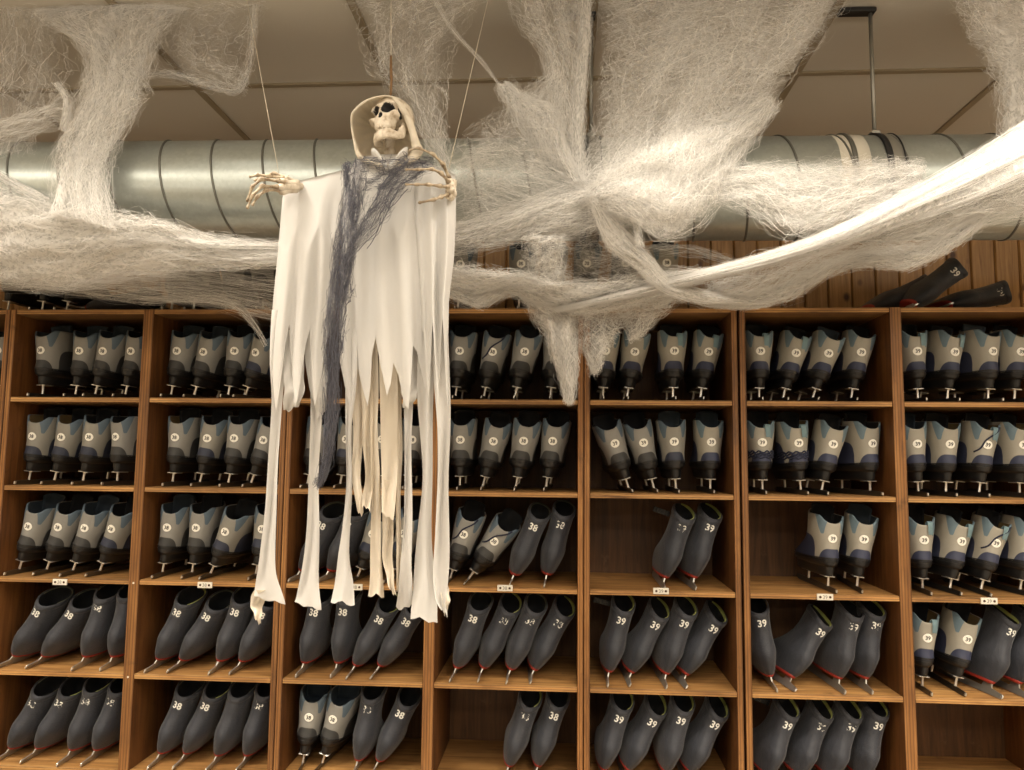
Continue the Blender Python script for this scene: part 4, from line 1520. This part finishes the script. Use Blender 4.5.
def strip(pts, y, seed, mat=None):
    """torn cloth strip; pts: (py, left px, right px)"""
    P = np.array(pts, float)
    rng = np.random.default_rng(seed)
    nt, nu = 44, 7
    t = np.linspace(0, 1, nt)
    q = crom(P, t)
    ph = rng.uniform(0, 6, 3)
    V = []
    for i in range(nt):
        for j in range(nu):
            u = j / (nu - 1)
            dy = .010 * math.sin(3 * t[i] * 2 + ph[0]) + .006 * math.sin(PI * u * 2 + ph[1] + 2.5 * t[i]) + .003 * math.sin(u * 9 + t[i] * 14 + ph[2])
            py = q[i, 0] + (4 * math.sin(u * 3 + ph[0]) + (2.0 * math.sin(u * 11 + ph[1]))) * (t[i] ** 8) * .8
            V.append(at(q[i, 1] + (q[i, 2] - q[i, 1]) * u + .5 * math.sin(t[i] * 17 + ph[1]), py, y + dy))
    return gobj('robe_strip', V, [tuple(f) for f in grid_faces(nt, nu)], [mat or M_cloth])


STR = [
 ([(310, 272, 291), (360, 270, 286), (400, 271, 282), (450, 269, 279), (500, 266, 277), (540, 261, 275), (570, 258, 276), (590, 255, 282), (600, 253, 285)], -.87),
 ([(590, 254, 268), (602, 250, 264), (612, 253, 262), (621, 256, 261)], -.872),
 ([(330, 280, 303), (370, 284, 304), (392, 284, 304), (408, 283, 298)], -.874),
 ([(320, 304, 326), (370, 306, 327), (400, 313, 327), (416, 317, 326)], -.87),
 ([(320, 310, 324), (380, 310, 324), (430, 310, 321), (480, 309, 319), (530, 306, 319), (570, 302, 319), (595, 297, 320), (606, 294, 321)], -.86),
 ([(330, 346, 357), (385, 345, 356), (430, 346, 352), (480, 346, 352), (530, 342, 350), (560, 338, 350), (585, 334, 353), (605, 331, 355)], -.875),
 ([(330, 353, 363), (390, 352, 363), (430, 353, 363), (470, 352, 361), (495, 354, 362), (512, 358, 364)], -.868),
 ([(330, 361, 371), (390, 361, 372), (430, 362, 373), (470, 365, 374), (495, 363, 372), (510, 362, 370)], -.872),
 ([(330, 380, 397), (380, 379, 397), (430, 381, 398), (470, 381, 397), (500, 382, 396), (516, 381, 393)], -.876),
 ([(330, 370, 378), (390, 370, 378), (430, 371, 378), (480, 371, 380), (530, 371, 381), (570, 370, 382), (598, 368, 384)], -.87),
 ([(480, 384, 394), (530, 382, 393), (560, 383, 393), (580, 387, 394), (592, 390, 396)], -.865),
 ([(330, 395, 402), (400, 395, 402), (450, 396, 402), (500, 396, 401), (550, 396, 401), (588, 397, 402)], -.855),
 ([(330, 404, 413), (390, 403, 413), (440, 405, 412), (500, 404, 412), (550, 402, 412), (580, 399, 412), (606, 396, 412)], -.87),
 ([(330, 402, 417), (380, 400, 418), (395, 402, 417), (405, 403, 413)], -.878),
 ([(310, 419, 434), (380, 417, 434), (430, 420, 433), (480, 422, 432), (530, 418, 432), (570, 414, 434), (600, 412, 437), (621, 411, 438)], -.874),
 ([(310, 434, 448), (380, 434, 450), (430, 437, 450), (480, 438, 449), (530, 435, 449), (570, 433, 449), (600, 436, 447), (614, 441, 447)], -.875),
 ([(585, 440, 448), (600, 442, 450), (612, 444, 447)], -.872),
]
for i, (pts, y) in enumerate(STR):
    strip(pts, y, 100 + i, M_strip if i in (1, 6, 7, 8, 9, 10, 11, 16) else M_cloth)

# hood
rim_px = np.array([(383, 97), (391, 98), (399, 108), (406, 122), (411, 138), (412, 152), (404, 160), (388, 164), (370, 161), (360, 154), (355, 140), (352, 124), (354, 113), (364, 104), (374, 99)], float)
out_px = np.array([(384, 95), (395, 97), (405, 107), (413, 122), (419, 140), (423, 153), (410, 164), (388, 167), (368, 164), (357, 157), (353, 141), (350.5, 124), (352, 112), (362, 102), (373, 97)], float)
nr = 60
tt = np.linspace(0, 1, nr, endpoint=False)
loop = lambda A: crom(np.vstack([A, A[:1]]), tt)
A_, B_ = loop(rim_px), loop(out_px)
ctr = B_.mean(0)
rings = []
for pxs, y in ((A_ * .97 + ctr * .03, -.885), (A_, -.900), ((A_ + B_) / 2, -.905), (B_, -.898), (B_, -.875), (ctr + (B_ - ctr) * .98, -.84), (ctr + (B_ - ctr) * .90, -.795), (ctr + (B_ - ctr) * .66, -.768), (ctr + (B_ - ctr) * .25, -.758)):
    rings.append(np.array([at(p[0], p[1] + .0 * i, y + .004 * math.sin(i * .63) + .003 * math.sin(i * 1.9)) for i, p in enumerate(pxs)]))
V = np.concatenate(rings)
f = [tuple(q) for q in grid_faces(len(rings), nr, True)] + [tuple((len(rings) - 1) * nr + i for i in range(nr))]
gobj('hood', V, f, [M_hood])
# collar folds
for seed, pts in ((1, [(372, 152, -.895), (380, 158, -.905), (388, 166, -.91)]), (2, [(408, 151, -.895), (398, 157, -.905), (389, 167, -.91)])):
    V = []
    C_ = crom(np.array([at(*p) for p in pts]), np.linspace(0, 1, 14))
    for i, p in enumerate(C_):
        for j in range(7):
            u = j / 6 - .5
            V.append(p + np.array([0.0, -.006 * math.cos(u * PI) , .016 * u + .004 * math.sin(i * .5)]))
    gobj('collar', V, [tuple(q) for q in grid_faces(14, 7)], [M_cloth])

# skull: radial surface of a blended solid (centimetres), face towards -y
def ell(p, c, r):
    q = (p - np.array(c)) / np.array(r)
    k = np.linalg.norm(q, axis=-1)
    return (k - 1) * min(r)


def smin(a, b, k):
    h = np.clip(.5 + .5 * (b - a) / k, 0, 1)
    return b + (a - b) * h - k * h * (1 - h)


def skull_sdf(p):
    d = ell(p, (0, .9, 1.3), (2.75, 3.5, 2.65))
    d = smin(d, ell(p, (0, -1.6, -1.5), (1.65, 1.5, 1.9)), .6)
    for s in (-1, 1):
        d = smin(d, ell(p, (s * 1.85, -1.5, -.75), (.75, 1.2, .55)), .45)
    d = smin(d, ell(p, (0, -2.0, .95), (2.2, .9, .5)), .4)
    d = smin(d, ell(p, (0, -2.4, -.15), (.35, .75, .7)), .3)
    d = smin(d, ell(p, (0, -2.3, -2.6), (1.3, .95, .75)), .4)
    for s in (-1, 1):
        d = -smin(-d, ell(p, (s * 1.12, -2.9, .12), (.86, 1.5, .74)), .18)
        d = -smin(-d, ell(p, (s * 3.0, -1.0, .1), (.75, 1.2, 1.2)), .3)
        d = -smin(-d, ell(p, (s * 1.9, -1.6, -2.4), (.6, 1.4, .9)), .3)
    d = -smin(-d, ell(p, (0, -3.4, -.95), (.42, .95, .55)), .12)
    return d


nth, nph = 150, 200
th = np.linspace(.001, PI - .001, nth)
ph = np.linspace(0, 2 * PI, nph, endpoint=False)
D = np.stack([np.sin(th)[:, None] * np.cos(ph)[None], np.sin(th)[:, None] * np.sin(ph)[None], np.repeat(np.cos(th)[:, None], nph, 1)], -1)
org = np.array([0, -.2, 0.0])
rs = np.linspace(.3, 6, 200)
R_ = np.full((nth, nph), rs[-1])
done = np.zeros((nth, nph), bool)
for r in rs:
    out = skull_sdf(org + D * r) > 0
    hit = out & ~done
    R_[hit] = r
    done |= out
SK = (org + D * R_[..., None])
for it in range(2):     # light smoothing
    SK = (SK * 2 + np.roll(SK, 1, 1) + np.roll(SK, -1, 1) + np.concatenate([SK[:1], SK[:-1]]) + np.concatenate([SK[1:], SK[-1:]])) / 6
SK = SK.reshape(-1, 3)
skf = grid_faces(nth, nph, True)
cen = SK[skf].mean(1)
dark = np.zeros(len(cen), bool)
R_cen = np.ones(len(cen))
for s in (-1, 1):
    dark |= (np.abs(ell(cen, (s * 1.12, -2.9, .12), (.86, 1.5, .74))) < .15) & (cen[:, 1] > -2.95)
    dark |= (ell(cen, (s * 2.5, -.9, -.1), (.6, .6, 1.7)) < 0)  # temple stripe: shade of the gap between skull and hood, painted black
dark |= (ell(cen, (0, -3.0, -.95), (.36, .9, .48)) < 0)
skc = np.array(at(391.5, 120.5, -.868))
Rsk = (Matrix.Rotation(math.radians(-10), 3, 'Y') @ Matrix.Rotation(math.radians(-21), 3, 'Z') @ Matrix.Rotation(math.radians(-14), 3, 'X'))
Rn = np.array(Rsk)
SC = .0142


def sk_w(P):
    return skc + (np.asarray(P) * SC) @ Rn.T


sk = gobj('skull', sk_w(SK), skf, [M_bone, M_socket_and_shade], midx=dark.astype(int))


def sub(mb, name, mat, parent, smooth=True):
    me = mb.me(name, mat, smooth)
    V = np.array([v.co[:] for v in me.vertices])
    W = sk_w(V) - G0
    for v, w in zip(me.vertices, W):
        v.co = w
    me.update()
    return link(name, me, parent)


def arch(zl, w, yfront, n=15, y0=-.3):
    a = np.linspace(-1, 1, n)
    return [(w * math.sin(x * PI / 2), yfront + (y0 - yfront) * (1 - math.cos(x * PI / 2)), zl) for x in a]


jx = np.linspace(-1.25, 1.25, 15)
jpts = [(-2.15, .1, -1.5), (-2.12, 0, -2.3), (-2.02, -.25, -3.2)] + [(1.85 * math.sin(x), -.6 - 2.2 * math.cos(x), -4.15 - .2 * math.cos(x)) for x in jx] + [(2.02, -.25, -3.2), (2.12, 0, -2.3), (2.15, .1, -1.5)]
jth = [.22, .25, .30] + [.36] * 15 + [.30, .25, .22]
jhh = [.35, .6, .85] + [.72 + .12 * math.cos(x * 1.6) for x in jx] + [.85, .6, .35]
JP = np.array(jpts)
JT = np.gradient(JP, axis=0)
jn = np.stack([-JT[:, 1], JT[:, 0], 0 * JT[:, 0]], -1)
jn /= np.linalg.norm(jn, axis=1)[:, None] + 1e-9
jn[:3] = (1, 0, 0)
jn[-3:] = (1, 0, 0)
ju = np.repeat([[0, 0, 1.0]], len(JP), 0)
ju[:3] = ju[-3:] = (0, -1, 0)
ju[2] = ju[-3] = (0, -.75, .66)
jw = MB()
for i in range(len(JP)):
    for j in range(10):
        a_ = 2 * PI * j / 10
        ca, sa = math.cos(a_), math.sin(a_)
        jw.v.append(tuple(JP[i] + jn[i] * jth[i] * np.sign(ca) * abs(ca) ** .7 * (1 if i < 9 or True else 1) + ju[i] * jhh[i] * np.sign(sa) * abs(sa) ** .7))
jw.f = [tuple(q) for q in grid_faces(len(JP), 10, True)] + [tuple(range(10))[::-1], tuple((len(JP) - 1) * 10 + j for j in range(10))]
sub(jw, 'lower_jaw', M_bone, sk)
for nm, zl, w, yf in (('upper_teeth', -3.05, 1.2, -3.12), ('lower_teeth', -3.42, 1.5, -2.80)):
    tb = MB()
    for (x, y, z) in arch(zl, w, yf, 10):
        tb.box((x - .12, y - .12, z - .28), (x + .12, y + .14, z + .28), .04)
    sub(tb, nm, M_bone, sk)
nb = MB()
A, B = at(390, 126, -.845), at(390, 160, -.855)
tq = np.linspace(0, 1, 9)
nb.tube(A[None] + (B - A)[None] * tq[:, None] - G0, .0118 + .0012 * np.sin(tq * 20), 14)
link('neck', nb.me('neck', M_bone, True), ghost)


# bony hands
def finger(parent, pts, r, bone=M_bone):
    """phalanges with knuckles along (px, py, Y) points"""
    P = [at(*p) for p in pts]
    C_, R_ = [], []
    for i in range(len(P) - 1):
        for t, k in ((0, 1.25), (.1, 1.2), (.25, .78), (.5, .66), (.75, .74), (.9, 1.12)):
            C_.append(P[i] + (P[i + 1] - P[i]) * t)
            R_.append(r * k * (1 - .13 * i))
    C_.append(P[-1])
    R_.append(r * .35)
    mb = MB().tube(np.array(C_) - G0, R_, 8)
    return link('finger', mb.me('finger', bone, True), parent)


def hand(palm, fingers, r, rp):
    mb = MB()
    for (a, b) in palm:
        A, B = at(*a), at(*b)
        t = np.linspace(0, 1, 7)
        mb.tube(A[None] + (B - A)[None] * t[:, None] - G0, rp * np.array([.9, 1.1, .95, .85, .9, 1.1, .8]), 8)
    o = link('hand', mb.me('hand', M_bone, True), ghost)
    for f in fingers:
        finger(o, f, r, M_bone_aged)
    return o


hand([((299, 184, -.88), (284, 178, -.90)), ((299, 185, -.885), (280, 181, -.915)), ((299, 187, -.885), (278, 187, -.92)), ((298, 189, -.88), (280, 192, -.91)), ((302, 186, -.87), (292, 187, -.89))],
     [[(284, 178, -.90), (268, 176, -.915), (257, 175, -.925), (249, 177, -.93)],
      [(280, 181, -.915), (261, 179, -.935), (252, 187, -.945), (247, 202, -.945)],
      [(278, 187, -.92), (262, 186, -.945), (253, 195, -.955), (247, 209, -.955)],
      [(279, 190, -.915), (266, 190, -.935), (257, 197, -.945), (252, 206, -.945)],
      [(288, 178, -.89), (274, 173.5, -.89), (262, 176, -.90), (254, 181, -.905)]], .0046, .0075)
hand([((449, 194, -.90), (449, 178, -.915)), ((452, 194, -.90), (450, 182, -.925)), ((453, 196, -.90), (450, 188, -.93)), ((452, 198, -.90), (448, 195, -.92)), ((453, 180, -.895), (453, 197, -.895))],
     [[(449, 178, -.915), (443, 164, -.94), (433, 154, -.955), (418, 148, -.955), (409, 150.5, -.95)],
      [(449, 182, -.925), (441, 173, -.95), (432, 169, -.965), (418, 169.5, -.97), (405, 169.5, -.965)],
      [(448, 187, -.93), (440, 186, -.955), (428, 184.5, -.97), (417, 184.5, -.97), (405, 184.5, -.965)],
      [(448, 194.5, -.92), (441, 197, -.945), (434, 199.5, -.955), (418, 203, -.955)]], .0046, .0078)

# grey gauze scarf
web(None, [(404, 158, -.945), (392, 172, -.95), (376, 196, -.955), (360, 222, -.955), (348, 244, -.955), (340, 268, -.955), (336, 300, -.955)],
    [(436, 168, -.95), (412, 182, -.955), (392, 206, -.96), (374, 232, -.96), (358, 252, -.96), (352, 272, -.96), (350, 300, -.96)],
    dens=.26, nf=300, rad=.00028, mats=(M_gsheet, M_gfib), name='gauze_scarf', curl=.5, amp=.006, efade=.15, bulge=.004, ripple=.004, cat=None, holes=.6, seed=11, tlen=(.15, .5))
web(None, [(342, 164, -.935), (344, 190, -.94), (338, 220, -.945), (334, 250, -.95), (328, 290, -.95), (325, 330, -.95), (325, 370, -.94), (325, 420, -.93), (322, 460, -.925), (316, 486, -.92)],
    [(366, 160, -.935), (362, 190, -.945), (360, 220, -.95), (356, 250, -.955), (348, 290, -.955), (342, 330, -.95), (339, 370, -.945), (337, 420, -.94), (331, 460, -.93), (320, 486, -.925)],
    dens=.55, nf=420, rad=.00030, mats=(M_gsheet, M_gfib), name='gauze_scarf', curl=.6, amp=.005, efade=.12, bulge=.006, ripple=.005, cat=None, holes=.3, seed=12, tlen=(.08, .3), layers=3)
web(None, [(362, 158, -.94), (364, 172, -.945), (362, 190, -.95)], [(430, 158, -.945), (424, 172, -.95), (398, 190, -.955)],
    dens=.14, nf=170, rad=.00025, mats=(M_gsheet, M_gfib), name='gauze_scarf', curl=.6, amp=.005, efade=.2, bulge=.004, ripple=.004, cat=None, holes=.5, seed=13)
for o in list(bpy.data.objects):
    if o.name.startswith('gauze_scarf'):
        o.parent = ghost
        o.matrix_parent_inverse = Matrix.Translation(-ghost.location)

# strings
def string(px0, py0, y0, px1, py1, y1, r, mat, label):
    a, b = at(px0, py0, y0), at(px1, py1, y1)
    k = (CEIL - b[2]) / (a[2] - b[2])
    a = b + (a - b) * k
    a[2] = CEIL - .001
    o = MB().tube(np.array([b, (a + b) / 2, a]) - b, r, 6).build('string', mat, smooth=True)
    o.location = b
    tag(o, label, 'string', 'strings holding up the ghost')
    return o


string(258, 60, -.74, 279, 174, -.88, .0006, M_cord, 'thin white string from ceiling to the outstretched bony hand')
string(474, 60, -.74, 449, 168, -.89, .0006, M_cord, 'thin white string from ceiling to the hand bent over the chest')
string(391, 30, -.78, 391, 58, -.81, .0006, M_cord, 'fine string from ceiling to the brown cord above the hood')
hk = MB().tube(np.array([at(390.5, 97, -.85), at(391.5, 80, -.84), at(391, 66, -.82), at(391, 56, -.81)]) - G0, [.0022, .003, .0032, .0024], 8)
o = link('hanging_loop', hk.me('hanging_loop', M_hook, True), ghost)
o['label'] = 'brown cord loop above the hood'
